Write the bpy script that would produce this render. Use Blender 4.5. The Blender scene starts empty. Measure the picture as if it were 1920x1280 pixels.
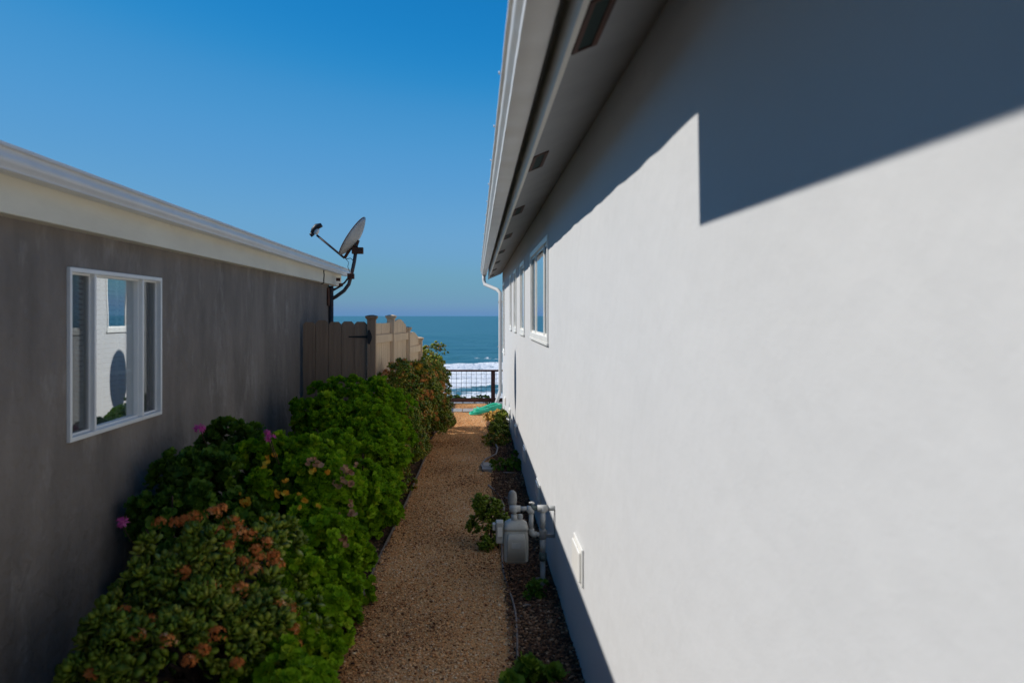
import bpy, math, random
import numpy as np
from mathutils import Vector, Matrix

random.seed(7)
RNG = np.random.default_rng(11)
SC = bpy.context.scene
COL = SC.collection

# ------------------------------------------------------------------ camera, world, sun, exposure
CAM_H = 1.75
cam_d = bpy.data.cameras.new('camera')
cam = bpy.data.objects.new('camera', cam_d)
COL.objects.link(cam)
cam.location = (0, 0, CAM_H)
cam.rotation_euler = (math.radians(90), 0, 0)
cam_d.lens = 30.0
cam_d.sensor_width = 36.0
cam_d.shift_x = 68 / 1920
cam_d.shift_y = -48 / 1920
cam_d.clip_end = 60000
cam_d.clip_start = 0.02
cam_d.dof.use_dof = True
cam_d.dof.focus_distance = 13.0
cam_d.dof.aperture_fstop = 3.2
SC.camera = cam

SUN_DIR = Vector((-1.0, 0.05, 0.88)).normalized()      # towards the sun
SUN_EL = math.asin(SUN_DIR.z)
SUN_AZ = math.atan2(SUN_DIR.x, SUN_DIR.y)              # clockwise from +Y
world = bpy.data.worlds.new('World')
SC.world = world
world.use_nodes = True
wn = world.node_tree.nodes
wl = world.node_tree.links
wn.clear()
w_out = wn.new('ShaderNodeOutputWorld')
w_bg = wn.new('ShaderNodeBackground')
sky = wn.new('ShaderNodeTexSky')
sky.sky_type = 'NISHITA'
sky.sun_disc = False
sky.sun_elevation = SUN_EL
sky.sun_rotation = SUN_AZ
sky.altitude = 0
sky.air_density = 0.5
sky.dust_density = 0.0
sky.ozone_density = 4.0
# marine air: grade the whole sky per channel (pale raw horizon -> steel blue haze)
w_sc = wn.new('ShaderNodeVectorMath')
w_sc.operation = 'SCALE'
w_sc.inputs['Scale'].default_value = 0.1
w_cv = wn.new('ShaderNodeRGBCurve')
for ch, pts in ((0, [(0, 0), (0.074, 0.012), (0.10, 0.055), (0.13, 0.09), (0.21, 0.14), (0.44, 0.15), (0.6, 0.105), (1, 0.5)]),
                (1, [(0, 0), (0.141, 0.205), (0.19, 0.275), (0.235, 0.305), (0.37, 0.345), (0.61, 0.305), (0.7, 0.25), (1, 0.55)]),
                (2, [(0, 0), (0.30, 0.52), (0.39, 0.575), (0.47, 0.595), (0.615, 0.575), (0.725, 0.455), (0.8, 0.41), (1, 0.7)])):
    cv = w_cv.mapping.curves[ch]
    while len(cv.points) < len(pts):
        cv.points.new(0.5, 0.5)
    for p_, (x_, y_) in zip(cv.points, pts):
        p_.location = (x_, y_)
        p_.handle_type = 'AUTO_CLAMPED'
w_cv.mapping.update()
w_up = wn.new('ShaderNodeVectorMath')
w_up.operation = 'SCALE'
w_up.inputs['Scale'].default_value = 10.0
w_bg.inputs['Strength'].default_value = 0.107
wl.new(sky.outputs[0], w_sc.inputs[0])
wl.new(w_sc.outputs[0], w_cv.inputs['Color'])
wl.new(w_cv.outputs[0], w_up.inputs[0])
wl.new(w_up.outputs[0], w_bg.inputs[0])
wl.new(w_bg.outputs[0], w_out.inputs[0])

sun_d = bpy.data.lights.new('sun', 'SUN')
sun_d.energy = 4.35
sun_d.angle = math.radians(0.55)
sun_d.color = (1.0, 0.955, 0.89)
sun = bpy.data.objects.new('sun', sun_d)
COL.objects.link(sun)
sun.location = (-6, 0, 9)
sun.rotation_euler = SUN_DIR.to_track_quat('Z', 'Y').to_euler()

SC.view_settings.view_transform = 'Standard'
SC.view_settings.look = 'None'
SC.view_settings.exposure = 0.0
SC.view_settings.gamma = 1.0
SC.cycles.max_bounces = 10
SC.cycles.diffuse_bounces = 6
SC.cycles.glossy_bounces = 5
SC.cycles.transparent_max_bounces = 12

# ------------------------------------------------------------------ materials
MATS = {}


def nd(nt, t, **kw):
    n = nt.nodes.new(t)
    for k, v in kw.items():
        setattr(n, k, v)
    return n


def mat(name, col, rough=0.7, spec=0.3, col2=None, nscale=6.0, ndetail=6.0, nlo=0.35, nhi=0.65,
        stretch=(1, 1, 1), bump=0.0, bscale=80.0, bump2=0.0, b2scale=10.0, col3=None, n3scale=2.0, n3lo=0.55,
        n3hi=0.75, metal=0.0, attr=None, transl=0.0, coat=0.0, ndist=0.0, bstretch=None):
    """Principled material with world-position noise between two (or three) colours and bump."""
    m = bpy.data.materials.new(name)
    m.use_nodes = True
    nt = m.node_tree
    nt.nodes.clear()
    out = nd(nt, 'ShaderNodeOutputMaterial')
    p = nd(nt, 'ShaderNodeBsdfPrincipled')
    p.inputs['Roughness'].default_value = rough
    p.inputs['Specular IOR Level'].default_value = spec
    p.inputs['Metallic'].default_value = metal
    p.inputs['Coat Weight'].default_value = coat
    p.inputs['Base Color'].default_value = (*col, 1)
    geo = nd(nt, 'ShaderNodeNewGeometry')
    mp = nd(nt, 'ShaderNodeMapping')
    mp.inputs['Scale'].default_value = stretch
    nt.links.new(geo.outputs['Position'], mp.inputs['Vector'])
    csock = None
    if col2 is not None:
        n = nd(nt, 'ShaderNodeTexNoise')
        n.inputs['Scale'].default_value = nscale
        n.inputs['Detail'].default_value = ndetail
        n.inputs['Roughness'].default_value = 0.6
        n.inputs['Distortion'].default_value = ndist
        nt.links.new(mp.outputs[0], n.inputs['Vector'])
        r = nd(nt, 'ShaderNodeMapRange')
        r.inputs[1].default_value = nlo
        r.inputs[2].default_value = nhi
        nt.links.new(n.outputs['Fac'], r.inputs[0])
        mx = nd(nt, 'ShaderNodeMix', data_type='RGBA')
        mx.inputs[6].default_value = (*col, 1)
        mx.inputs[7].default_value = (*col2, 1)
        nt.links.new(r.outputs[0], mx.inputs[0])
        csock = mx.outputs[2]
    if col3 is not None:
        n = nd(nt, 'ShaderNodeTexNoise')
        n.inputs['Scale'].default_value = n3scale
        n.inputs['Detail'].default_value = 8
        n.inputs['Roughness'].default_value = 0.7
        nt.links.new(mp.outputs[0], n.inputs['Vector'])
        r = nd(nt, 'ShaderNodeMapRange')
        r.inputs[1].default_value = n3lo
        r.inputs[2].default_value = n3hi
        nt.links.new(n.outputs['Fac'], r.inputs[0])
        mx = nd(nt, 'ShaderNodeMix', data_type='RGBA')
        if csock is not None:
            nt.links.new(csock, mx.inputs[6])
        else:
            mx.inputs[6].default_value = (*col, 1)
        mx.inputs[7].default_value = (*col3, 1)
        nt.links.new(r.outputs[0], mx.inputs[0])
        csock = mx.outputs[2]
    if attr is not None:                     # per-piece tint stored on the mesh: list of ramp colours
        a = nd(nt, 'ShaderNodeAttribute')
        a.attribute_name = 'tint'
        cr = nd(nt, 'ShaderNodeValToRGB')
        el = cr.color_ramp.elements
        while len(el) < len(attr):
            el.new(0.5)
        for i, c in enumerate(attr):
            el[i].position = i / (len(attr) - 1)
            el[i].color = (*c, 1)
        nt.links.new(a.outputs['Fac'], cr.inputs[0])
        csock = cr.outputs[0]
    if csock is not None:
        nt.links.new(csock, p.inputs['Base Color'])
    last = None
    for st, sc in ((bump, bscale), (bump2, b2scale)):
        if st > 0:
            n = nd(nt, 'ShaderNodeTexNoise')
            n.inputs['Scale'].default_value = sc
            n.inputs['Detail'].default_value = 5
            if bstretch is not None:
                mb_ = nd(nt, 'ShaderNodeMapping')
                mb_.inputs['Scale'].default_value = bstretch
                nt.links.new(geo.outputs['Position'], mb_.inputs['Vector'])
                nt.links.new(mb_.outputs[0], n.inputs['Vector'])
            else:
                nt.links.new(mp.outputs[0], n.inputs['Vector'])
            b = nd(nt, 'ShaderNodeBump')
            b.inputs['Strength'].default_value = st
            b.inputs['Distance'].default_value = 0.6 / sc
            nt.links.new(n.outputs['Fac'], b.inputs['Height'])
            if last is not None:
                nt.links.new(last, b.inputs['Normal'])
            last = b.outputs[0]
    if last is not None:
        nt.links.new(last, p.inputs['Normal'])
    sh = p.outputs[0]
    if transl > 0:
        t = nd(nt, 'ShaderNodeBsdfTranslucent')
        if csock is not None:
            nt.links.new(csock, t.inputs[0])
        else:
            t.inputs[0].default_value = (*col, 1)
        ms = nd(nt, 'ShaderNodeMixShader')
        ms.inputs[0].default_value = transl
        nt.links.new(sh, ms.inputs[1])
        nt.links.new(t.outputs[0], ms.inputs[2])
        sh = ms.outputs[0]
    nt.links.new(sh, out.inputs[0])
    MATS[name] = m
    return m


def glass_mat(name, refl, tint):
    m = bpy.data.materials.new(name)
    m.use_nodes = True
    nt = m.node_tree
    nt.nodes.clear()
    out = nd(nt, 'ShaderNodeOutputMaterial')
    g = nd(nt, 'ShaderNodeBsdfGlossy')
    g.inputs['Roughness'].default_value = 0.0
    g.inputs['Color'].default_value = (0.96, 0.98, 1.0, 1)
    t = nd(nt, 'ShaderNodeBsdfTransparent')
    t.inputs['Color'].default_value = (*tint, 1)
    fr = nd(nt, 'ShaderNodeLayerWeight')
    fr.inputs['Blend'].default_value = 0.5
    mr = nd(nt, 'ShaderNodeMapRange')
    mr.inputs[3].default_value = refl * 0.35
    mr.inputs[4].default_value = min(1.0, refl * 1.35)
    nt.links.new(fr.outputs['Facing'], mr.inputs[0])
    n = nd(nt, 'ShaderNodeTexNoise')
    n.inputs['Scale'].default_value = 2.2
    n.inputs['Detail'].default_value = 1
    b = nd(nt, 'ShaderNodeBump')
    b.inputs['Strength'].default_value = 0.006
    b.inputs['Distance'].default_value = 0.05
    nt.links.new(n.outputs['Fac'], b.inputs['Height'])
    nt.links.new(b.outputs[0], g.inputs['Normal'])
    mx = nd(nt, 'ShaderNodeMixShader')
    nt.links.new(mr.outputs[0], mx.inputs[0])
    nt.links.new(t.outputs[0], mx.inputs[1])
    nt.links.new(g.outputs[0], mx.inputs[2])
    nt.links.new(mx.outputs[0], out.inputs[0])
    MATS[name] = m
    return m


def screen_mat(name, col, opac):
    m = bpy.data.materials.new(name)
    m.use_nodes = True
    nt = m.node_tree
    nt.nodes.clear()
    out = nd(nt, 'ShaderNodeOutputMaterial')
    g = nd(nt, 'ShaderNodeBsdfPrincipled')
    g.inputs['Roughness'].default_value = 0.6
    g.inputs['Base Color'].default_value = (*col, 1)
    t = nd(nt, 'ShaderNodeBsdfTransparent')
    mx = nd(nt, 'ShaderNodeMixShader')
    mx.inputs[0].default_value = opac
    nt.links.new(t.outputs[0], mx.inputs[1])
    nt.links.new(g.outputs[0], mx.inputs[2])
    nt.links.new(mx.outputs[0], out.inputs[0])
    MATS[name] = m
    return m


mat('white_stucco', (0.592, 0.595, 0.595), 0.92, 0.15, col2=(0.568, 0.572, 0.573), nscale=1.6, nlo=0.3, nhi=0.7,
    bump=0.2, bscale=160, bump2=0.07, b2scale=6)
mat('grey_stucco', (0.285, 0.243, 0.205), 0.95, 0.1, col2=(0.18, 0.153, 0.13), nscale=2.6, nlo=0.35, nhi=0.7,
    stretch=(1, 1, 0.45), bump=0.8, bscale=130, bump2=0.5, b2scale=14, col3=(0.38, 0.345, 0.305), n3scale=5,
    n3lo=0.55, n3hi=0.8, bstretch=(1, 1, 1))
mat('cream_paint', (0.86, 0.78, 0.60), 0.6, 0.3, col2=(0.76, 0.68, 0.52), nscale=5, bump=0.15, bscale=60,
    stretch=(1, 0.25, 1), col3=(0.33, 0.26, 0.14), n3scale=4.5, n3lo=0.64, n3hi=0.82)
mat('gutter_white', (0.76, 0.745, 0.71), 0.35, 0.5, col2=(0.69, 0.675, 0.64), nscale=3, nlo=0.4, nhi=0.7)
mat('trim_white', (0.76, 0.735, 0.67), 0.55, 0.35, col2=(0.69, 0.665, 0.6), nscale=4, bump=0.1, bscale=50,
    stretch=(1, 0.3, 1))
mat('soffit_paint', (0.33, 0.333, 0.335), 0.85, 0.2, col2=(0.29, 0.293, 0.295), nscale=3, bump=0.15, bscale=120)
mat('vinyl_white', (0.86, 0.845, 0.80), 0.35, 0.45, col2=(0.80, 0.78, 0.73), nscale=7)
mat('dark_wood', (0.10, 0.045, 0.03), 0.7, 0.25, col2=(0.055, 0.03, 0.025), nscale=9, stretch=(6, 0.6, 6))
mat('vent_mesh', (0.006, 0.022, 0.018), 0.7, 0.2, bump=0.6, bscale=300)
mat('interior_dark', (0.05, 0.045, 0.04), 0.9, 0.1)
mat('curtain', (0.74, 0.65, 0.54), 0.95, 0.05, col2=(0.56, 0.48, 0.39), nscale=3, stretch=(1, 9, 0.4))
mat('blind', (0.66, 0.72, 0.72), 0.6, 0.2)
mat('shingle', (0.07, 0.072, 0.078), 0.95, 0.1, col2=(0.115, 0.11, 0.105), nscale=12, bump=0.5, bscale=220)
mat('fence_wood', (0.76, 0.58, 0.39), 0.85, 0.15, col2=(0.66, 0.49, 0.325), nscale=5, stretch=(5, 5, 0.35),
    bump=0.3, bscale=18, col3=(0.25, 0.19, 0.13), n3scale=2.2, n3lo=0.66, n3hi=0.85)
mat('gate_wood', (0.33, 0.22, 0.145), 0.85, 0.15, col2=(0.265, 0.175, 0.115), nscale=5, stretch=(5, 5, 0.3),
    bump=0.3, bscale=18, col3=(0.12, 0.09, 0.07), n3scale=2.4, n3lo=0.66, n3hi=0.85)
mat('black_iron', (0.012, 0.012, 0.013), 0.5, 0.4)
mat('redwood', (0.20, 0.098, 0.072), 0.75, 0.2, col2=(0.12, 0.062, 0.048), nscale=10, stretch=(0.6, 4, 4), bump=0.2,
    bscale=30)
mat('wire_steel', (0.05, 0.045, 0.045), 0.55, 0.4)
mat('dish_grey', (0.60, 0.575, 0.53), 0.55, 0.35, col2=(0.50, 0.47, 0.42), nscale=7, col3=(0.28, 0.14, 0.07),
    n3scale=5, n3lo=0.74, n3hi=0.9)
mat('rust', (0.17, 0.065, 0.032), 0.85, 0.2, col2=(0.075, 0.04, 0.03), nscale=14, bump=0.4, bscale=120)
mat('dark_steel', (0.075, 0.065, 0.065), 0.55, 0.4, col2=(0.12, 0.055, 0.035), nscale=12, nlo=0.5, nhi=0.7)
mat('lnb_black', (0.02, 0.021, 0.024), 0.45, 0.4)
mat('lnb_white', (0.7, 0.68, 0.62), 0.5, 0.4)
mat('cable_black', (0.01, 0.01, 0.011), 0.5, 0.3)
mat('meter_grey', (0.44, 0.435, 0.39), 0.5, 0.4, col2=(0.37, 0.36, 0.325), nscale=9, col3=(0.24, 0.17, 0.11),
    n3scale=14, n3lo=0.6, n3hi=0.8, bump=0.1, bscale=90)
mat('pipe_grey', (0.45, 0.455, 0.44), 0.5, 0.4, col2=(0.33, 0.34, 0.33), nscale=16, col3=(0.2, 0.19, 0.17), n3scale=22,
    n3lo=0.6, n3hi=0.8)
mat('regulator_grey', (0.17, 0.17, 0.17), 0.55, 0.4, col2=(0.24, 0.24, 0.23), nscale=18)
mat('valve_green', (0.06, 0.10, 0.085), 0.55, 0.4, col2=(0.11, 0.14, 0.125), nscale=18)
mat('hose_green', (0.02, 0.46, 0.28), 0.35, 0.5, col2=(0.05, 0.58, 0.38), nscale=20)
mat('tube_brown', (0.15, 0.115, 0.10), 0.6, 0.3, col2=(0.27, 0.225, 0.20), nscale=8)
mat('edging', (0.12, 0.11, 0.105), 0.7, 0.3, col2=(0.2, 0.17, 0.15), nscale=9)
mat('concrete', (0.36, 0.34, 0.315), 0.9, 0.15, col2=(0.27, 0.25, 0.235), nscale=7, bump=0.3, bscale=90)
mat('valve_box', (0.30, 0.30, 0.295), 0.7, 0.3, col2=(0.21, 0.2, 0.195), nscale=12)
mat('earth', (0.13, 0.085, 0.055), 1.0, 0.05, col2=(0.08, 0.052, 0.036), nscale=7, bump=0.8, bscale=40)
mat('path_base', (0.66, 0.40, 0.185), 1.0, 0.05, col2=(0.42, 0.24, 0.11), nscale=110, ndetail=3, nlo=0.42, nhi=0.6,
    bump=1.0, bscale=90, col3=(0.42, 0.26, 0.13), n3scale=1.4, n3lo=0.55, n3hi=0.8)
mat('soil', (0.045, 0.031, 0.024), 1.0, 0.05, col2=(0.085, 0.058, 0.042), nscale=24, bump=1.0, bscale=50)
mat('gravel_grain', (0.3, 0.2, 0.1), 0.95, 0.1,
    attr=[(0.14, 0.06, 0.03), (0.48, 0.205, 0.085), (0.76, 0.385, 0.16), (0.82, 0.445, 0.195), (0.86, 0.53, 0.265), (0.86, 0.66, 0.44)])
mat('mulch_chip', (0.1, 0.06, 0.04), 0.95, 0.1,
    attr=[(0.04, 0.024, 0.017), (0.085, 0.047, 0.032), (0.145, 0.075, 0.045), (0.22, 0.115, 0.065), (0.32, 0.18, 0.1), (0.42, 0.29, 0.19)])
mat('field_stone', (0.2, 0.18, 0.165), 0.9, 0.2, col2=(0.11, 0.10, 0.095), nscale=14, bump=0.4, bscale=60)
mat('bark', (0.10, 0.065, 0.045), 0.9, 0.15, col2=(0.055, 0.038, 0.028), nscale=30, bump=0.5, bscale=80)
mat('jade_leaf', (0.07, 0.13, 0.02), 0.42, 0.3, transl=0.14, bump=0.12, bscale=60,
    attr=[(0.065, 0.1, 0.01), (0.13, 0.19, 0.014), (0.195, 0.265, 0.018), (0.27, 0.33, 0.024), (0.36, 0.37, 0.05)])
mat('jade_leaf_red', (0.07, 0.13, 0.02), 0.42, 0.4, transl=0.15,
    attr=[(0.09, 0.15, 0.01), (0.17, 0.25, 0.014), (0.28, 0.33, 0.018), (0.46, 0.27, 0.025), (0.62, 0.22, 0.045)])
mat('geranium_leaf', (0.07, 0.2, 0.02), 0.7, 0.14, transl=0.28,
    attr=[(0.09, 0.19, 0.006), (0.16, 0.31, 0.008), (0.225, 0.4, 0.01), (0.27, 0.45, 0.013), (0.38, 0.48, 0.02)])
mat('geranium_dark', (0.03, 0.1, 0.02), 0.6, 0.25, transl=0.15,
    attr=[(0.035, 0.08, 0.008), (0.055, 0.125, 0.01), (0.085, 0.17, 0.012), (0.115, 0.215, 0.015), (0.17, 0.26, 0.02)])
mat('dry_flower', (0.4, 0.14, 0.05), 0.9, 0.1, transl=0.15,
    attr=[(0.34, 0.1, 0.03), (0.54, 0.155, 0.04), (0.7, 0.215, 0.055), (0.78, 0.3, 0.085), (0.8, 0.5, 0.28)])
mat('red_flower', (0.3, 0.08, 0.05), 0.9, 0.1, transl=0.15,
    attr=[(0.4, 0.12, 0.045), (0.58, 0.18, 0.055), (0.7, 0.26, 0.065), (0.76, 0.34, 0.09), (0.78, 0.46, 0.16)])
mat('orange_leaf', (0.5, 0.2, 0.03), 0.8, 0.15, transl=0.45,
    attr=[(0.65, 0.26, 0.02), (0.78, 0.34, 0.03), (0.85, 0.46, 0.04), (0.86, 0.58, 0.06), (0.7, 0.6, 0.08)])  # orange leaves; also carries the sunlight painted onto the red-tipped bush
mat('pink_petal', (0.62, 0.08, 0.34), 0.7, 0.2, transl=0.3,
    attr=[(0.5, 0.05, 0.25), (0.62, 0.08, 0.34), (0.7, 0.17, 0.42)])
mat('brown_leaf', (0.3, 0.16, 0.09), 0.9, 0.1, transl=0.2,
    attr=[(0.25, 0.12, 0.06), (0.42, 0.22, 0.12), (0.58, 0.33, 0.19)])
mat('succulent_gold', (0.5, 0.3, 0.05), 0.6, 0.3, transl=0.15,
    attr=[(0.16, 0.10, 0.03), (0.42, 0.22, 0.04), (0.6, 0.36, 0.06), (0.55, 0.42, 0.12)])
glass_mat('reflective_glass', 0.70, (0.75, 0.82, 0.82))
glass_mat('coated_glass', 0.56, (0.85, 0.9, 0.9))
glass_mat('plain_glass', 0.30, (0.7, 0.76, 0.78))
screen_mat('insect_screen', (0.06, 0.055, 0.05), 0.38)


# ------------------------------------------------------------------ mesh helpers
class MB:
    """Collects vertices and faces; build() links them as ONE mesh object."""

    def __init__(s):
        s.v = []
        s.f = []
        s.smooth = []

    def add(s, verts, faces, smooth=False):
        o = len(s.v)
        s.v += [tuple(p) for p in verts]
        for f in faces:
            s.f.append(tuple(i + o for i in f))
            s.smooth.append(smooth)
        return s

    def box(s, x0, x1, y0, y1, z0, z1, m=None):
        v = [(x, y, z) for z in (z0, z1) for y in (y0, y1) for x in (x0, x1)]
        if m is not None:
            v = [tuple(m @ Vector(p)) for p in v]
        return s.add(v, [(0, 2, 3, 1), (4, 5, 7, 6), (0, 1, 5, 4), (2, 6, 7, 3), (0, 4, 6, 2), (1, 3, 7, 5)])

    def extrude_y(s, prof, y0, y1, closed=True):
        """A polygon in XZ swept along Y (closed solid)."""
        n = len(prof)
        v = [(x, y0, z) for x, z in prof] + [(x, y1, z) for x, z in prof]
        f = [(i, (i + 1) % n, n + (i + 1) % n, n + i) for i in range(n if closed else n - 1)]
        if closed:
            f += [tuple(range(n - 1, -1, -1)), tuple(range(n, 2 * n))]
        return s.add(v, f)

    def extrude_x(s, prof, x0, x1):
        """A polygon in YZ swept along X."""
        n = len(prof)
        v = [(x0, y, z) for y, z in prof] + [(x1, y, z) for y, z in prof]
        f = [(i, (i + 1) % n, n + (i + 1) % n, n + i) for i in range(n)]
        f += [tuple(range(n - 1, -1, -1)), tuple(range(n, 2 * n))]
        return s.add(v, f)

    def tube(s, path, r, n=10, cap=True, smooth=True):
        P = [Vector(p) for p in path]
        rr = r if isinstance(r, (list, tuple)) else [r] * len(P)
        rings = []
        up = None
        for i, p in enumerate(P):
            a = P[max(i - 1, 0)]
            b = P[min(i + 1, len(P) - 1)]
            t = (b - a).normalized()
            if up is None:
                up = Vector((0, 0, 1)) if abs(t.z) < 0.9 else Vector((1, 0, 0))
            u = (up - t * up.dot(t)).normalized()
            up = u
            w = t.cross(u)
            rings.append([p + (u * math.cos(k * 2 * math.pi / n) + w * math.sin(k * 2 * math.pi / n)) * rr[i]
                          for k in range(n)])
        v = [q for ring in rings for q in ring]
        f = []
        for i in range(len(P) - 1):
            for k in range(n):
                a = i * n + k
                b = i * n + (k + 1) % n
                f.append((a, b, b + n, a + n))
        if cap:
            f.append(tuple(range(n - 1, -1, -1)))
            f.append(tuple(range((len(P) - 1) * n, len(P) * n)))
        return s.add(v, f, smooth)

    def cyl(s, a, b, r, n=14, r2=None):
        return s.tube([a, b], [r, r if r2 is None else r2], n, True, False) if n < 8 else s.tube(
            [a, b], [r, r if r2 is None else r2], n)

    def lathe(s, prof, origin=(0, 0, 0), m=None, n=20):
        """Profile (radius, height) spun about Z, then moved by m or origin."""
        v = []
        for (r, z) in prof:
            for k in range(n):
                a = k * 2 * math.pi / n
                p = Vector((r * math.cos(a), r * math.sin(a), z))
                p = (m @ p) if m is not None else p + Vector(origin)
                v.append(p)
        f = []
        for i in range(len(prof) - 1):
            for k in range(n):
                a = i * n + k
                b = i * n + (k + 1) % n
                f.append((a, b, b + n, a + n))
        f.append(tuple(range(n - 1, -1, -1)))
        f.append(tuple(range((len(prof) - 1) * n, len(prof) * n)))
        return s.add(v, f, True)

    def build(s, name, material, parent=None, bevel=0.0, off=None, autosmooth=True):
        me = bpy.data.meshes.new(name)
        if off is None and parent is not None:
            off = OFFS.get(parent.name, Vector((0, 0, 0)))
        off = off or Vector((0, 0, 0))
        me.from_pydata([(p[0] - off[0], p[1] - off[1], p[2] - off[2]) for p in s.v], [], s.f)
        me.polygons.foreach_set('use_smooth', s.smooth)
        me.materials.append(MATS[material])
        me.update()
        o = bpy.data.objects.new(name, me)
        COL.objects.link(o)
        if parent is not None:
            o.parent = parent
            OFFS[o.name] = Vector(off)
        if bevel > 0:
            b = o.modifiers.new('bevel', 'BEVEL')
            b.width = bevel
            b.segments = 2
            b.limit_method = 'ANGLE'
            b.angle_limit = math.radians(40)
        return o


OFFS = {}


def tag(o, label, cat, group=None):
    o['label'] = label
    o['category'] = cat
    if group:
        o['group'] = group
    return o


def thing(name, loc, label, cat, group=None):
    o = bpy.data.objects.new(name, None)
    COL.objects.link(o)
    o.location = loc
    o.empty_display_size = 0.2
    OFFS[o.name] = Vector(loc)
    return tag(o, label, cat, group)


def structure(o):
    o['kind'] = 'structure'
    return o


def np_mesh(name, verts, faces_flat, nper, material, parent=None, tint=None, smooth=False):
    """Fast mesh from numpy arrays; faces all have nper corners; tint is a float per vertex."""
    off = OFFS.get(parent.name, Vector((0, 0, 0))) if parent is not None else Vector((0, 0, 0))
    me = bpy.data.meshes.new(name)
    nv = len(verts)
    nf = len(faces_flat) // nper
    me.vertices.add(nv)
    me.vertices.foreach_set('co', (np.asarray(verts, dtype=np.float32) - np.array(off, dtype=np.float32)).ravel())
    me.loops.add(nf * nper)
    me.loops.foreach_set('vertex_index', np.asarray(faces_flat, dtype=np.int32))
    me.polygons.add(nf)
    me.polygons.foreach_set('loop_start', np.arange(0, nf * nper, nper, dtype=np.int32))
    if smooth:
        me.polygons.foreach_set('use_smooth', np.ones(nf, dtype=bool))
    if tint is not None:
        a = me.attributes.new('tint', 'FLOAT', 'POINT')
        a.data.foreach_set('value', np.asarray(tint, dtype=np.float32))
    me.materials.append(MATS[material])
    me.update(calc_edges=True)
    me.validate()
    o = bpy.data.objects.new(name, me)
    COL.objects.link(o)
    if parent is not None:
        o.parent = parent
        OFFS[o.name] = Vector(off)
    return o


def scatter_mesh(name, tv, tf, pos, mats, material, parent=None, tint=None, smooth=False):
    """Copies of one triangle template (tv verts, tf tris) joined into one mesh; mats (m,3,3)."""
    tv = np.asarray(tv, dtype=np.float64)
    tf = np.asarray(tf, dtype=np.int64)
    m = len(pos)
    V = np.einsum('mij,nj->mni', mats, tv) + pos[:, None, :]
    F = tf[None, :, :] + (np.arange(m) * len(tv))[:, None, None]
    t = None if tint is None else np.repeat(tint, len(tv))
    return np_mesh(name, V.reshape(-1, 3), F.reshape(-1), 3, material, parent, t, smooth)


def unit(a):
    return a / np.maximum(np.linalg.norm(a, axis=-1, keepdims=True), 1e-9)


def rand_rot(m):
    q = unit(RNG.normal(size=(m, 4)))
    w, x, y, z = q.T
    return np.stack([np.stack([1 - 2 * (y * y + z * z), 2 * (x * y - z * w), 2 * (x * z + y * w)], -1),
                     np.stack([2 * (x * y + z * w), 1 - 2 * (x * x + z * z), 2 * (y * z - x * w)], -1),
                     np.stack([2 * (x * z - y * w), 2 * (y * z + x * w), 1 - 2 * (x * x + y * y)], -1)], -2)


H = CAM_H
XR = 0.511          # plane of the white wall
XL = -1.92          # plane of the grey wall
BED_X = 0.20        # border path / bed by the white wall
PATH_X = -0.66      # border path / hedge bed


# ------------------------------------------------------------------ terrain, sea
def build_ground():
    ys = [-14, -4, 0, 4, 8, 12, 16, 17.35, 17.7, 18.6, 21, 27, 40, 62, 75]
    zs = [0, 0, 0, 0, 0, 0, 0, -0.01, -0.12, -1.2, -3.6, -7.5, -12.0, -14.2, -15.2]
    xs = [-400, -120, -40, -16, -6, -3, -1, 1, 3, 8, 20, 60, 150, 400]
    v, f = [], []
    for j, y in enumerate(ys):
        for i, x in enumerate(xs):
            jit = 0 if y < 17 or y > 60 else 0.25 * math.sin(x * 1.7 + y)
            v.append((x, y + (0 if y < 17.5 else jit), zs[j] - 0.006 + (jit if y > 18 else 0)))
    n = len(xs)
    for j in range(len(ys) - 1):
        for i in range(n - 1):
            a = j * n + i
            f.append((a, a + 1, a + n + 1, a + n))
    structure(MB().add(v, f).build('ground', 'earth'))


build_ground()


def sheet(name, x0f, x1f, y0, y1, z, material, ny=80, nx=10, amp=0.006):
    v, f = [], []
    for j in range(ny + 1):
        y = y0 + (y1 - y0) * j / ny
        a, b = x0f(y), x1f(y)
        for i in range(nx + 1):
            x = a + (b - a) * i / nx
            e = 0 if i in (0, nx) else 1
            v.append((x, y, z + e * amp * (math.sin(x * 9 + y * 2.3) + math.sin(y * 5.1 - x * 13) + 2) * 0.5))
    for j in range(ny):
        for i in range(nx):
            a = j * (nx + 1) + i
            f.append((a, a + 1, a + nx + 2, a + nx + 1))
    o = MB().add(v, f, True).build(name, material)
    return structure(o)


def path_left(y):
    return PATH_X + 0.03 * math.sin(y * 0.9) + (0.12 * max(0, min(1, (y - 9) / 4)))


def path_right(y):
    return BED_X + 0.012 * math.sin(y * 1.3)


sheet('gravel_path', path_left, path_right, -3, 16.9, 0.004, 'path_base', 120, 10, 0.008)
sheet('planting_bed', path_right, lambda y: XR + 0.05, -3, 15.4, 0.0035, 'soil', 160, 6, 0.02)
sheet('hedge_bed', lambda y: XL - 0.05, path_left, -3, 14.2, 0.0035, 'soil', 90, 6, 0.02)

SEA = H - 15.0


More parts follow.
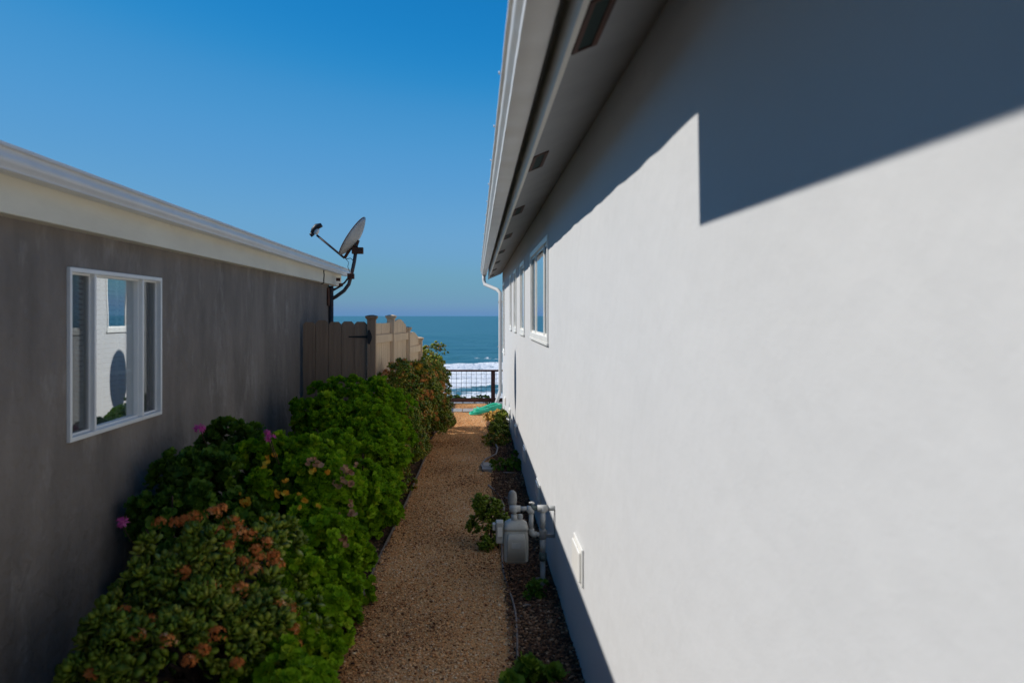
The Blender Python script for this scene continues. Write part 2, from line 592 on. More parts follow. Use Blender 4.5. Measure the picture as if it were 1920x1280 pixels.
def build_sea():
    ys = np.concatenate([np.linspace(60, 140, 40), np.linspace(141, 330, 380), np.linspace(332, 700, 140),
                         np.geomspace(720, 45000, 40)])
    xs = np.concatenate([-np.geomspace(30000, 420, 14), np.linspace(-400, -62, 60), np.linspace(-60, 40, 130),
                         np.linspace(42, 400, 60), np.geomspace(420, 30000, 14)])
    X, Y = np.meshgrid(xs, ys)
    near = np.clip(1 - (Y - 300) / 900, 0, 1)
    Z = np.zeros_like(X)
    for k, (ax, ay, wl_, am) in enumerate([(0.12, 1, 31, 0.28), (-0.2, 1, 17, 0.16), (0.35, 1, 9.5, 0.09), (-0.5, 1, 6.2, 0.06),
                                           (0.8, 1, 4.1, 0.035)]):
        n = math.hypot(ax, ay)
        Z += am * np.sin((X * ax + Y * ay) / n * 2 * math.pi / wl_ + k * 1.7 + 0.7 * np.sin(X * 0.021 * (k + 1)))
    # breakers: (distance, height, width)
    surf = np.zeros_like(X)
    wob = 5 * np.sin(X * 0.035) + 2.5 * np.sin(X * 0.11 + 1) + 1.0 * np.sin(X * 0.31)
    for (y0, hgt, wd) in [(240, 1.7, 4.5), (205, 0.9, 4.0), (187, 0.6, 3.0), (158, 0.6, 3.5), (147, 0.5, 3.0)]:
        d = (Y - y0 - wob)
        Z += hgt * np.where(d > 0, np.exp(-(d / (wd * 2.2)) ** 2), np.exp(-(d / wd) ** 2))

    def band(a, b, s):
        d = Y - wob
        return 1 / (1 + np.exp(-(d - a) / s)) * (1 - 1 / (1 + np.exp(-(d - b) / s)))
    surf = 1.12 * band(182, 244, 1.5) + 0.62 * band(152, 184, 5) + 1.1 * band(120, 154, 3)
    surf = np.maximum(surf, 0.66 * np.exp(-((Y - 300) / 26) ** 2) * np.exp(-((X - 6) / 10) ** 2))
    surf = np.maximum(surf, 0.40 * np.exp(-((Y - 262) / 7) ** 2))
    V = np.stack([X, Y, SEA + Z * near], -1).reshape(-1, 3)
    ny, nx = X.shape
    a = (np.arange(ny - 1)[:, None] * nx + np.arange(nx - 1)[None, :])
    F = np.stack([a, a + 1, a + nx + 1, a + nx], -1).reshape(-1)
    m = bpy.data.materials.new('sea_water')
    m.use_nodes = True
    nt = m.node_tree
    nt.nodes.clear()
    out = nd(nt, 'ShaderNodeOutputMaterial')
    p = nd(nt, 'ShaderNodeBsdfPrincipled')
    geo = nd(nt, 'ShaderNodeNewGeometry')
    mp = nd(nt, 'ShaderNodeMapping')
    mp.inputs['Scale'].default_value = (0.20, 0.085, 1)
    nt.links.new(geo.outputs['Position'], mp.inputs[0])
    nz = nd(nt, 'ShaderNodeTexNoise')
    nz.inputs['Scale'].default_value = 1.6
    nz.inputs['Detail'].default_value = 8
    nz.inputs['Roughness'].default_value = 0.62
    nz.inputs['Distortion'].default_value = 0.6
    nt.links.new(mp.outputs[0], nz.inputs['Vector'])
    at = nd(nt, 'ShaderNodeAttribute')
    at.attribute_name = 'tint'
    # foam where noise exceeds 1 - surf
    inv = nd(nt, 'ShaderNodeMath', operation='MULTIPLY_ADD')
    inv.inputs[1].default_value = -0.46
    inv.inputs[2].default_value = 0.86
    nt.links.new(at.outputs['Fac'], inv.inputs[0])
    sub = nd(nt, 'ShaderNodeMath', operation='SUBTRACT')
    nt.links.new(nz.outputs['Fac'], sub.inputs[0])
    nt.links.new(inv.outputs[0], sub.inputs[1])
    fr = nd(nt, 'ShaderNodeMapRange')
    fr.inputs[1].default_value = -0.03
    fr.inputs[2].default_value = 0.10
    nt.links.new(sub.outputs[0], fr.inputs[0])
    # deep / shallow water colour patches
    mp2 = nd(nt, 'ShaderNodeMapping')
    mp2.inputs['Scale'].default_value = (0.006, 0.022, 1)
    nt.links.new(geo.outputs['Position'], mp2.inputs[0])
    n2 = nd(nt, 'ShaderNodeTexNoise')
    n2.inputs['Scale'].default_value = 1.5
    n2.inputs['Detail'].default_value = 9
    n2.inputs['Roughness'].default_value = 0.65
    nt.links.new(mp2.outputs[0], n2.inputs['Vector'])
    mxw = nd(nt, 'ShaderNodeMix', data_type='RGBA')
    mxw.inputs[6].default_value = (0.030, 0.122, 0.155, 1)
    mxw.inputs[7].default_value = (0.062, 0.19, 0.205, 1)
    r2 = nd(nt, 'ShaderNodeMapRange')
    r2.inputs[1].default_value = 0.35
    r2.inputs[2].default_value = 0.65
    nt.links.new(n2.outputs['Fac'], r2.inputs[0])
    nt.links.new(r2.outputs[0], mxw.inputs[0])
    mxf = nd(nt, 'ShaderNodeMix', data_type='RGBA')
    nt.links.new(mxw.outputs[2], mxf.inputs[6])
    mxf.inputs[7].default_value = (0.80, 0.82, 0.83, 1)
    nt.links.new(fr.outputs[0], mxf.inputs[0])
    nt.links.new(mxf.outputs[2], p.inputs['Base Color'])
    rr = nd(nt, 'ShaderNodeMapRange')
    rr.inputs[3].default_value = 0.32
    rr.inputs[4].default_value = 0.95
    nt.links.new(fr.outputs[0], rr.inputs[0])
    nt.links.new(rr.outputs[0], p.inputs['Roughness'])
    p.inputs['Specular IOR Level'].default_value = 0.22
    bn = nd(nt, 'ShaderNodeTexNoise')
    bn.inputs['Scale'].default_value = 0.9
    bn.inputs['Detail'].default_value = 6
    nt.links.new(geo.outputs['Position'], bn.inputs['Vector'])
    b = nd(nt, 'ShaderNodeBump')
    b.inputs['Strength'].default_value = 0.7
    b.inputs['Distance'].default_value = 0.5
    nt.links.new(bn.outputs['Fac'], b.inputs['Height'])
    nt.links.new(b.outputs[0], p.inputs['Normal'])
    nt.links.new(p.outputs[0], out.inputs[0])
    MATS['sea_water'] = m
    structure(np_mesh('sea', V, F, 4, 'sea_water', None, surf.reshape(-1), True))


build_sea()


# ------------------------------------------------------------------ house helpers
def wall_sheet(mb, x, sgn, y0, y1, z0, z1, holes, depth):
    """Wall face in the plane X=x with rectangular holes; reveals go -sgn*depth inwards."""
    ys = sorted({y0, y1, *[h[0] for h in holes], *[h[1] for h in holes]})
    zs = sorted({z0, z1, *[h[2] for h in holes], *[h[3] for h in holes]})
    v = [(x, y, z) for z in zs for y in ys]
    n = len(ys)
    f = []
    for j in range(len(zs) - 1):
        for i in range(n - 1):
            cy, cz = (ys[i] + ys[i + 1]) / 2, (zs[j] + zs[j + 1]) / 2
            if any(h[0] < cy < h[1] and h[2] < cz < h[3] for h in holes):
                continue
            a = j * n + i
            q = (a, a + 1, a + n + 1, a + n)
            f.append(q if sgn > 0 else q[::-1])
    mb.add(v, f)
    xi = x - sgn * depth
    for (a, b, c, d) in holes:
        for (p, q) in (((a, c), (b, c)), ((b, c), (b, d)), ((b, d), (a, d)), ((a, d), (a, c))):
            mb.add([(x, p[0], p[1]), (x, q[0], q[1]), (xi, q[0], q[1]), (xi, p[0], p[1])], [(0, 1, 2, 3)])
    return mb


def window(parent, x, sgn, y0, y1, z0, z1, stiles, fw, screens, glass, muntins=None, proud=0.014, label=None, lean=None, flush=False):
    """A window of vinyl frame, stiles, panes and screens in a wall plane X=x facing sgn."""
    def bx(mb, a, b, p0, p1, q0, q1):          # a,b measured outwards from the wall plane
        xa, xb = sorted((x + sgn * a, x + sgn * b))
        return mb.box(xa, xb, p0, p1, q0, q1)
    sd, sp, gd, scd = (-0.042, -0.012, -0.029, -0.018) if not flush else (-0.02, -0.0045, -0.007, -0.0052)
    stp = proud - 0.006 if not flush else 0.004
    fr = MB()
    bx(fr, -0.05, proud, y0, y1, z0, z0 + fw)
    bx(fr, -0.05, proud, y0, y1, z1 - fw, z1)
    bx(fr, -0.05, proud, y0, y0 + fw, z0 + fw, z1 - fw)
    bx(fr, -0.05, proud, y1 - fw, y1, z0 + fw, z1 - fw)
    root = fr.build('window', 'vinyl_white', parent, bevel=0.003)
    if label:
        root['label'] = label
    cuts = [y0 + fw] + [s for s in stiles] + [y1 - fw]
    sw = max(fw * 0.42, 0.011)
    for s in stiles:
        bx(MB(), -0.047, stp, s - sw, s + sw, z0 + fw, z1 - fw).build('stile', 'vinyl_white', root, bevel=0.002)
    for i in range(len(cuts) - 1):
        a = cuts[i] + (sw if i > 0 else 0)
        b = cuts[i + 1] - (sw if i < len(cuts) - 2 else 0)
        sash = MB()
        w = fw * 0.45
        bx(sash, sd, sp, a, b, z0 + fw, z0 + fw + w)
        bx(sash, sd, sp, a, b, z1 - fw - w, z1 - fw)
        bx(sash, sd, sp, a, a + w, z0 + fw + w, z1 - fw - w)
        bx(sash, sd, sp, b - w, b, z0 + fw + w, z1 - fw - w)
        sash.build('sash', 'vinyl_white', root)
        g = MB()
        bx(g, gd - 0.002, gd + 0.002, a + w, b - w, z0 + fw + w, z1 - fw - w)
        if lean and lean[i]:                 # a sash that sits slightly skew in its track
            g.v = [(p[0] - sgn * (p[1] - a - w) * lean[i], p[1], p[2]) for p in g.v]
        g.build('pane', glass[i], root)
        if screens[i]:
            sc = MB()
            xs = x + sgn * scd
            sc.add([(xs, a + w, z0 + fw + w), (xs, b - w, z0 + fw + w), (xs, b - w, z1 - fw - w), (xs, a + w, z1 - fw - w)],
                   [(0, 1, 2, 3)])
            sc.build('insect_screen', 'insect_screen', root)
        if muntins and muntins[i]:
            nv, nh = muntins[i]
            for k in range(nv):
                c = a + w + (b - a - 2 * w) * (k + 1) / (nv + 1)
                mm = MB()
                bx(mm, -0.056, -0.046, c - 0.007, c + 0.007, z0 + fw + w, z1 - fw - w)
                mm.build('muntin', 'vinyl_white', root)
            for k in range(nh):
                c = z0 + fw + w + (z1 - z0 - 2 * fw - 2 * w) * (k + 1) / (nh + 1)
                mm = MB()
                bx(mm, -0.0565, -0.0465, a + w, b - w, c - 0.008, c + 0.008)
                mm.build('muntin', 'vinyl_white', root)
    return root


def room(parent, x, sgn, y0, y1, z0, z1, depth, name='interior'):
    xa, xb = x - sgn * 0.056, x - sgn * depth
    v = [(xa, y0, z0), (xa, y1, z0), (xa, y1, z1), (xa, y0, z1), (xb, y0, z0), (xb, y1, z0), (xb, y1, z1), (xb, y0, z1)]
    return MB().add(v, [(4, 5, 6, 7), (0, 1, 5, 4), (3, 2, 6, 7), (0, 3, 7, 4), (1, 2, 6, 5)]).build(name, 'interior_dark', parent)


def curtain(parent, x, y0, y1, z0, z1, material, folds, amp=0.018):
    n = folds * 6
    v, f = [], []
    for i in range(n + 1):
        y = y0 + (y1 - y0) * i / n
        dx = amp * math.sin(i * math.pi / 3) + 0.4 * amp * math.sin(i * 0.9)
        v += [(x + dx, y, z0), (x + dx * 0.8, y, z1)]
    for i in range(n):
        f.append((2 * i, 2 * i + 2, 2 * i + 3, 2 * i + 1))
    o = MB().add(v, f, True).build('curtain', material, parent)
    s = o.modifiers.new('thickness', 'SOLIDIFY')
    s.thickness = 0.003
    return o


def gutter(parent, prof, y0, y1, wave=0.0, step=0.05, seed=3):
    """Sheet-metal gutter: open XZ profile swept along Y with a slightly uneven lip, solidified."""
    rnd = random.Random(seed)
    n = max(2, int((y1 - y0) / step))
    ph = [rnd.uniform(0, 6) for _ in range(4)]
    v, f = [], []
    m = len(prof)
    for j in range(n + 1):
        y = y0 + (y1 - y0) * j / n
        wv = wave * (0.5 * math.sin(y * 5.2 + ph[0]) + 0.55 * math.sin(y * 13.3 + ph[1] + math.sin(y * 3.1)) + 0.35 * math.sin(y * 23.1 + ph[3]) + 0.5 * math.sin(y * 2.1 + ph[2]))
        for i, (x, z) in enumerate(prof):
            k = 1.0 if i < m - 1 else 0.0
            v.append((x + wv * 0.3 * k, y, z + wv * k))
    for j in range(n):
        for i in range(m - 1):
            a = j * m + i
            f.append((a, a + 1, a + m + 1, a + m))
    mb = MB().add(v, f, False)
    # end caps
    mb.add([(x, y1, z) for x, z in prof], [tuple(range(m))])
    mb.add([(x, y0, z) for x, z in prof], [tuple(range(m))])
    o = mb.build('gutter', 'gutter_white', parent)
    for p in o.data.polygons:
        p.use_smooth = len(p.vertices) == 4
    try:
        o.data.set_sharp_from_angle(angle=math.radians(38))
    except Exception:
        pass
    s = o.modifiers.new('thickness', 'SOLIDIFY')
    s.thickness = 0.0015
    return o


def kprof(lx, lz, sg, h=0.115, back=0.094, foot=0.028):
    """K-style gutter profile from the lip; sg=+1 when the gutter's back lies towards +X."""
    pts = [(0.008, -0.002), (0.004, 0.001), (0.0, -0.001), (0.0, -0.013), (0.015, -0.017), (0.017, -0.030), (0.013, -0.040), (0.010, -0.050),
           (0.011, -0.060), (0.017, -0.070), (foot - 0.003, -0.080), (foot + 0.001, -0.088), (foot - 0.002, -0.092), (foot, -h),
           (foot + 0.004, -h - 0.001), (back, -h), (back, -0.004)]
    return [(lx + sg * a, lz + b) for a, b in pts]


# ------------------------------------------------------------------ white house (right)
WH = thing('white_house', (XR + 0.2, 8, 0), 'white stucco house with shaded boxed eave filling the right side', 'house')
WZ0, WZ1 = -0.05, H + 0.90
Y_END = 16.3
wins = [  # y0, y1, z0, z1
    (5.98, 7.86, H - 0.19, H + 0.571),
    (8.89, 9.73, H - 0.19, H + 0.585),
    (10.67, 11.35, H - 0.19, H + 0.59),
    (12.06, 12.66, H - 0.19, H + 0.59),
    (14.95, 15.95, H - 0.66, H + 0.60)]
mb = MB()
wall_sheet(mb, XR, -1, -3.5, Y_END, WZ0, WZ1, [(a + 0.008, b - 0.008, c + 0.008, d - 0.008) for a, b, c, d in wins], 0.055)
mb.add([(XR, Y_END, WZ0), (XR + 8, Y_END, WZ0), (XR + 8, Y_END, WZ1), (XR, Y_END, WZ1)], [(0, 1, 2, 3)])
mb.add([(XR, -3.5, WZ0), (XR + 8, -3.5, WZ0), (XR + 8, -3.5, WZ1), (XR, -3.5, WZ1)], [(3, 2, 1, 0)])
mb.add([(XR + 8, -3.5, WZ0), (XR + 8, Y_END, WZ0), (XR + 8, Y_END, WZ1), (XR + 8, -3.5, WZ1)], [(0, 1, 2, 3)])
mb.build('wall', 'white_stucco', WH)
for i, (a, b, c, d) in enumerate(wins):
    if i == 0:
        window(WH, XR, -1, a, b, c, d, [6.39, 7.30], 0.042, [True, False, True], ['plain_glass', 'reflective_glass', 'plain_glass'],
               label='widest window of the white wall, with three panes', proud=0.012, flush=True)
    else:
        window(WH, XR, -1, a, b, c, d, [], 0.04, [False], ['reflective_glass'], proud=0.012, flush=True)
    room(WH, XR, -1, a + 0.01, b - 0.01, c + 0.01, d - 0.01, 1.6)
    sl = MB()
    sl.box(XR - 0.017, XR - 0.001, a - 0.01, b + 0.01, c - 0.022, c - 0.001)
    sl.build('window_sill', 'vinyl_white', WH, bevel=0.003)

# eave: sloping soffit from the fascia up to the wall, fascia board, recessed board, gutter, roof
FX, FZ = 0.246, H + 0.722
E0, E1 = 1.99, 17.0
so = MB()
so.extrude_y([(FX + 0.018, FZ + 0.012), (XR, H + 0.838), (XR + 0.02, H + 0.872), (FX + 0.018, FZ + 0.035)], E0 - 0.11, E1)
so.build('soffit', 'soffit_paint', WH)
MB().box(FX, FX + 0.017, E0 - 0.1, E1 + 0.004, FZ, FZ + 0.112).build('fascia_board', 'trim_white', WH, bevel=0.002)
MB().box(FX + 0.006, FX + 0.0165, E0 - 0.09, E1, FZ + 0.1125, FZ + 0.26).build('fascia_board', 'trim_white', WH)
gp = kprof(0.096, H + 0.911, 1, h=0.11, back=0.116, foot=0.033)
gutter(WH, gp, E0 - 0.12, E1 + 0.05, wave=0.0032, seed=5)
for k in range(17):                                    # hanger screws on the lip
    y = 2.3 + k * 0.9
    MB().cyl((0.0925, y, H + 0.910), (0.0855, y, H + 0.910), 0.006, 8).build('gutter_hanger', 'gutter_white', WH)
rf = MB()
rf.extrude_y([(0.115, H + 0.924), (0.118, H + 0.940), (4.6, H + 3.15), (9.1, H + 0.94), (9.1, H + 0.924), (4.6, H + 3.12)], E0 - 5.5, E1 + 0.03)
rf.build('roof', 'shingle', WH)
# the deeper eave at the near end of the house (over the entry)
pe = MB()
pe.extrude_x([(-3.6, H + 0.80), (E0 - 0.004, H + 0.872), (E0 - 0.004, H + 1.02), (-3.6, H + 1.02)], -0.25, XR + 0.05)
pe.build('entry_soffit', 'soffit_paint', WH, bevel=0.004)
MB().box(-0.252, -0.22, -3.6, E0 - 0.002, H + 1.022, H + 1.22).build('entry_fascia', 'trim_white', WH)
MB().box(-0.30, XR + 0.5, -3.7, E0 - 0.008, H + 1.225, H + 1.29).build('entry_roof', 'shingle', WH)
MB().box(-0.219, XR + 0.04, E0 - 0.03, E0 - 0.0025, H + 1.022, H + 1.22).build('entry_fascia', 'trim_white', WH)
# soffit vents: brown wooden frame with dark mesh
ds = Vector((XR - FX - 0.018, 0, (H + 0.838) - (FZ + 0.012))).normalized()
dn = Vector((ds.z, 0, -ds.x))                                     # downwards off the soffit
o0 = Vector((FX + 0.018, 0, FZ + 0.012))


def vent_box(mb, s0, s1, y0, y1, h0, h1):
    v = []
    for h in (h0, h1):
        for y in (y0, y1):
            for s in (s0, s1):
                p = o0 + ds * s + dn * h
                v.append((p.x, y, p.z))
    return mb.add(v, [(0, 2, 3, 1), (4, 5, 7, 6), (0, 1, 5, 4), (2, 6, 7, 3), (0, 4, 6, 2), (1, 3, 7, 5)])


for k in range(8):
    y = 1.995 + 1.95 * k
    if y + 0.42 > E1:
        break
    vroot = MB()
    vent_box(vroot, 0.003, 0.018, y, y + 0.40, -0.002, 0.006)
    vent_box(vroot, 0.062, 0.080, y, y + 0.40, -0.002, 0.006)
    vent_box(vroot, 0.018, 0.062, y, y + 0.014, -0.002, 0.0055)
    vent_box(vroot, 0.018, 0.062, y + 0.386, y + 0.40, -0.002, 0.0055)
    vv = vroot.build('soffit_vent', 'dark_wood', WH)
    ms = MB()
    vent_box(ms, 0.0185, 0.0615, y + 0.0145, y + 0.3855, -0.001, 0.002)
    ms.build('vent_mesh', 'vent_mesh', vv)
# foundation vents
for (yc, zc) in ((4.2, H - 1.195), (6.87, H - 1.40), (8.8, H - 1.42), (10.7, H - 1.43), (12.6, H - 1.43), (14.6, H - 1.45)):
    wv, hv = 0.17, 0.09 if yc < 5 else 0.07
    fv = MB()
    fv.box(XR - 0.012, XR - 0.001, yc - wv, yc + wv, zc - hv, zc + hv)
    root = fv.build('foundation_vent', 'vinyl_white', WH, bevel=0.004)
    MB().box(XR - 0.024, XR - 0.0125, yc - wv * 0.9, yc + wv * 0.80, zc - hv * 0.8, zc + hv * 0.8).build('vent_cover', 'vinyl_white', root, bevel=0.006)
# downspout at the far corner
dsx = XR - 0.045
dp = [(0.16, 16.86, H + 0.81), (0.16, 16.86, H + 0.70), (0.18, 16.82, H + 0.62), (dsx - 0.05, 16.38, H + 0.50), (dsx, 16.28, H + 0.44), (dsx, 16.25, H + 0.3),
      (dsx, 16.25, H - 1.30), (dsx, 16.25, H - 1.42), (dsx - 0.03, 16.2, H - 1.52), (dsx - 0.10, 16.05, H - 1.70)]
MB().tube(dp, 0.034, 10).build('downspout', 'white_stucco', WH)
for zz in (0.25, -0.6):
    MB().box(dsx - 0.042, XR - 0.001, 16.235, 16.265, H + zz, H + zz + 0.03).build('downspout_strap', 'gutter_white', WH)

# ------------------------------------------------------------------ grey house (left)
GH = thing('grey_house', (XL - 0.2, 5, 0), 'dark grey stucco house with cream fascia on the left', 'house')
GY1 = 11.17
wl_ = (4.005, 5.18, H - 0.596, H + 0.230)
mb = MB()
GT = H + 0.50
wall_sheet(mb, XL, 1, -4, GY1, -0.05, GT, [(wl_[0] + 0.008, wl_[1] - 0.008, wl_[2] + 0.008, wl_[3] - 0.008)], 0.055)
mb.add([(XL, GY1, -0.05), (XL - 7, GY1, -0.05), (XL - 7, GY1, GT), (XL - 3.5, GY1, GT + 1.2), (XL, GY1, GT)], [(0, 1, 2, 3, 4)])
mb.add([(XL, -4, -0.05), (XL - 7, -4, -0.05), (XL - 7, -4, GT), (XL - 3.5, -4, GT + 1.2), (XL, -4, GT)], [(4, 3, 2, 1, 0)])
mb.add([(XL - 7, -4, -0.05), (XL - 7, GY1, -0.05), (XL - 7, GY1, GT), (XL - 7, -4, GT)], [(0, 1, 2, 3)])
mb.build('wall', 'grey_stucco', GH)
window(GH, XL, 1, *wl_, [4.285, 4.90], 0.022, [True, False, True], ['plain_glass', 'coated_glass', 'plain_glass'],
       muntins=[None, (2, 2), None], proud=0.018, lean=[0, 0.014, 0])
room(GH, XL, 1, wl_[0] - 0.5, wl_[1] + 0.5, wl_[2] - 0.2, wl_[3] + 0.2, 1.5)
curtain(GH, XL - 0.10, 3.98, 4.33, wl_[2] - 0.05, wl_[3] + 0.05, 'curtain', 5)
curtain(GH, XL - 0.10, 4.86, 5.25, wl_[2] - 0.05, wl_[3] + 0.05, 'curtain', 6)
nsl = 30
for k in range(nsl):                                     # blind slats behind the middle pane
    zz = wl_[2] + 0.03 + k * (wl_[3] - wl_[2] - 0.04) / nsl
    MB().extrude_y([(XL - 0.075, zz), (XL - 0.10, zz + 0.018), (XL - 0.102, zz + 0.017), (XL - 0.077, zz - 0.001)], 4.30, 4.88).build(
        'blind_slat', 'blind', GH)
LFX = -1.85
MB().box(XL - 0.03, LFX, -4.2, 11.75, H + 0.404, H + 0.566).build('fascia_board', 'cream_paint', GH, bevel=0.003)
# open rafter tails past the end wall
for k in range(4):
    MB().box(XL - 0.62 - k * 0.75, XL - 0.56 - k * 0.75, GY1 + 0.005, 11.72, H + 0.44 + 0.25 * k, H + 0.56 + 0.25 * k).build('rafter', 'cream_paint', GH)
gl = [(x, z) for x, z in kprof(-1.752, H + 0.6475, -1, h=0.095, back=0.094)]
gutter(GH, gl, -4.2, 11.95, wave=0.0005, seed=9)
rl = MB()
rl.extrude_y([(-1.775, H + 0.628), (-1.78, H + 0.640), (XL - 3.5, H + 1.926), (XL - 7.1, H + 0.636), (XL - 7.1, H + 0.62), (XL - 3.5, H + 1.906)], -4.2, 11.85)
rl.build('roof', 'shingle', GH)
yy = -4.0                                                # shingle tabs of the first course
k = 0
tabm = None
while yy < 11.6:
    w = 0.30
    t = MB().add([(-1.772, 0, H + 0.645), (-1.772, w - 0.012, H + 0.645), (-1.95, w - 0.012, H + 0.709), (-1.95, 0, H + 0.709),
                  (-1.772, 0, H + 0.637), (-1.772, w - 0.012, H + 0.637), (-1.95, w - 0.012, H + 0.701), (-1.95, 0, H + 0.701)],
                 [(0, 1, 2, 3), (7, 6, 5, 4), (0, 4, 5, 1), (1, 5, 6, 2), (3, 2, 6, 7), (0, 3, 7, 4)])
    if tabm is None:
        o = t.build('shingle', 'shingle', GH)
        tabm = o
    else:
        o = tabm.copy()
        COL.objects.link(o)
    o.location = (random.uniform(-0.012, 0.004), yy, random.uniform(-0.006, -0.002))
    yy += w
# dark corner post / downspout at the far corner
MB().tube([(XL + 0.03, GY1 - 0.02, H + 0.39), (XL + 0.03, GY1 - 0.02, 0.02)], 0.032, 10).build('downspout', 'dark_steel', GH)
# cable clipped over the fascia
MB().tube([(LFX + 0.006, 10.35, H + 0.55), (LFX + 0.008, 10.37, H + 0.50), (LFX + 0.006, 10.36, H + 0.43), (LFX + 0.004, 10.37, H + 0.40),
           (LFX - 0.03, 10.4, H + 0.39)], 0.006, 6).build('cable', 'cable_black', GH)

# ------------------------------------------------------------------ satellite dish on the corner of the grey house
SD = thing('satellite_dish', (XL + 0.01, 11.12, H + 0.28), 'rusty satellite dish on a bent mast at the grey eave corner', 'satellite dish')
DY = 11.15


def D(px, py, y=DY):                  # a point of the dish's own plane, read off in units of 1/143 m from the lane axis
    return Vector(((px - 892) * y / 1600, y, H + (592 - py) * y / 1600))


mast = [D(612, 566), D(630, 556), D(645, 545), D(654, 533), D(659, 515), D(664, 492), D(667, 472)]
MB().tube(mast, 0.024, 12).build('mast', 'dark_steel', SD)
MB().tube([D(614, 544), D(630, 541), D(646, 530), D(656, 517)], 0.012, 8).build('brace', 'dark_steel', SD)
MB().tube([D(612, 552, DY + .1), D(640, 536, DY + .1), D(655, 520, DY + .04)], 0.010, 8).build('brace', 'dark_steel', SD)
MB().box(XL + 0.001, XL + 0.022, DY - 0.16, DY - 0.02, H + 0.13, H + 0.36).build('wall_plate', 'rust', SD, bevel=0.003)
MB().box(D(652, 0).x, D(664, 0).x, DY - 0.05, DY + 0.04, D(0, 523).z, D(0, 513).z).build('mast_clamp', 'rust', SD, bevel=0.004)
for (px, py) in ((634, 524), (639, 534)):
    MB().box(D(px, 0).x - 0.02, D(px, 0).x + 0.03, DY - 0.04, DY - 0.01, D(0, py).z - 0.02, D(0, py).z + 0.02).build('bolt_bracket', 'rust', SD)
# reflector: shallow paraboloid pointing left and up, seen nearly from the side
a, b = D(637, 478), D(684, 408)
axis_up = (b - a).normalized()
facing = Vector((-axis_up.z, 0, axis_up.x))             # towards the feed (left / up)
facing = (facing + Vector((0, 0.04, 0))).normalized()
side = facing.cross(axis_up).normalized()
axis_up = side.cross(facing).normalized()
cen = (a + b) / 2
R = (b - a).length / 2
nr, na = 8, 36
v = [cen - facing * 0.085]
for i in range(1, nr + 1):
    r = i / nr
    for k in range(na):
        t = k * 2 * math.pi / na
        v.append(cen + axis_up * (R * r * math.cos(t)) + side * (R * 0.92 * r * math.sin(t)) + facing * (-0.085 * (1 - r * r)))
f = [(0, 1 + k, 1 + (k + 1) % na) for k in range(na)]
for i in range(nr - 1):
    for k in range(na):
        p, q = 1 + i * na + k, 1 + i * na + (k + 1) % na
        f.append((p, p + na, q + na, q))
o = MB().add(v, f, True).build('reflector', 'dish_grey', SD)
sm = o.modifiers.new('thickness', 'SOLIDIFY')
sm.thickness = 0.006
rim = [cen + axis_up * (R * math.cos(t)) + side * (R * 0.92 * math.sin(t)) for t in [k * 2 * math.pi / 36 for k in range(37)]]
MB().tube(rim, 0.0065, 6, cap=False).build('rim', 'rust', o)
# back bracket and az-el mount
back = cen - facing * 0.09
MB().tube([D(646, 484), D(652, 474), D(660, 462), D(664, 452)], 0.02, 8).build('back_bracket', 'rust', SD)
MB().box(D(660, 0).x, D(681, 0).x, DY - 0.04, DY + 0.04, D(0, 476).z, D(0, 464).z).build('azimuth_clamp', 'rust', SD, bevel=0.005)
MB().tube([back, D(664, 470)], 0.026, 8).build('elevation_bracket', 'rust', SD)
MB().tube([D(664, 455, DY - .03), D(670, 462, DY - .03), D(672, 470, DY - .03)], 0.009, 8).build('bolt_bracket', 'dark_steel', SD)
arm0, arm1 = D(646, 484), D(594, 441)
MB().tube([arm0, arm1], 0.014, 8).build('feed_arm', 'dark_steel', SD)
# feed horn head: black cap over a white body
fdir = (cen - arm1).normalized()
q = Vector((0, 0, 1)).rotation_difference(Vector((0.45, 0, 0.9)).normalized()).to_matrix().to_4x4()
fm = Matrix.Translation(D(594, 433)) @ q
fl = MB().lathe([(0.0, -0.05), (0.03, -0.048), (0.034, 0.0), (0.026, 0.03), (0.0, 0.034)], m=fm, n=14)
fl.build('feed_horn', 'lnb_white', SD)
cap = [D(584, 440), D(588, 431), D(594, 425), D(601, 423), D(603, 426)]
MB().tube(cap, [0.022, 0.036, 0.042, 0.034, 0.02], 12).build('feed_cap', 'lnb_black', SD)
MB().cyl(D(587, 442), D(583, 437), 0.028, 12).build('feed_plug', 'lnb_black', SD)
MB().tube([D(648, 486), D(657, 484), D(663, 489), D(662, 502), D(657, 512), D(652, 516)], 0.005, 6).build('coax_cable', 'cable_black', SD)
MB().tube([D(649, 486), D(654, 492), D(652, 500), D(656, 510)], 0.0035, 6).build('coax_cable', 'cable_black', SD)

# ------------------------------------------------------------------ wooden gate and stepped fence
GYY = 9.34
GP_X = -1.138
GT_Z = H - 0.064
gate = thing('wooden_gate', (-1.5, GYY, 0), 'shaded brown dog-eared board gate between grey wall and fence post', 'gate')
gx0, gx1 = XL + 0.03, GP_X - 0.05
nb = 5
bw = (gx1 - gx0) / nb
for k in range(nb):
    x0 = gx0 + k * bw + 0.002
    x1 = gx0 + (k + 1) * bw - 0.002
    c = 0.028
    top = GT_Z + (0.02 if k == 1 else 0.0) + random.uniform(-0.004, 0.004) - (0.004 if k == 0 else 0)
    prof = [(x0, 0.06), (x1, 0.06), (x1, top - c), (x1 - c, top), (x0 + c, top), (x0, top - c)]
    dy = random.uniform(-0.003, 0.003)
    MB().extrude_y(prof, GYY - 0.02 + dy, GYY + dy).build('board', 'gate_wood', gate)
for k in range(nb - 1):                                  # battens behind the joints
    xj = gx0 + (k + 1) * bw
    MB().box(xj - 0.02, xj + 0.02, GYY + 0.0035, GYY + 0.012, 0.07, GT_Z - 0.05).build('batten', 'gate_wood', gate)
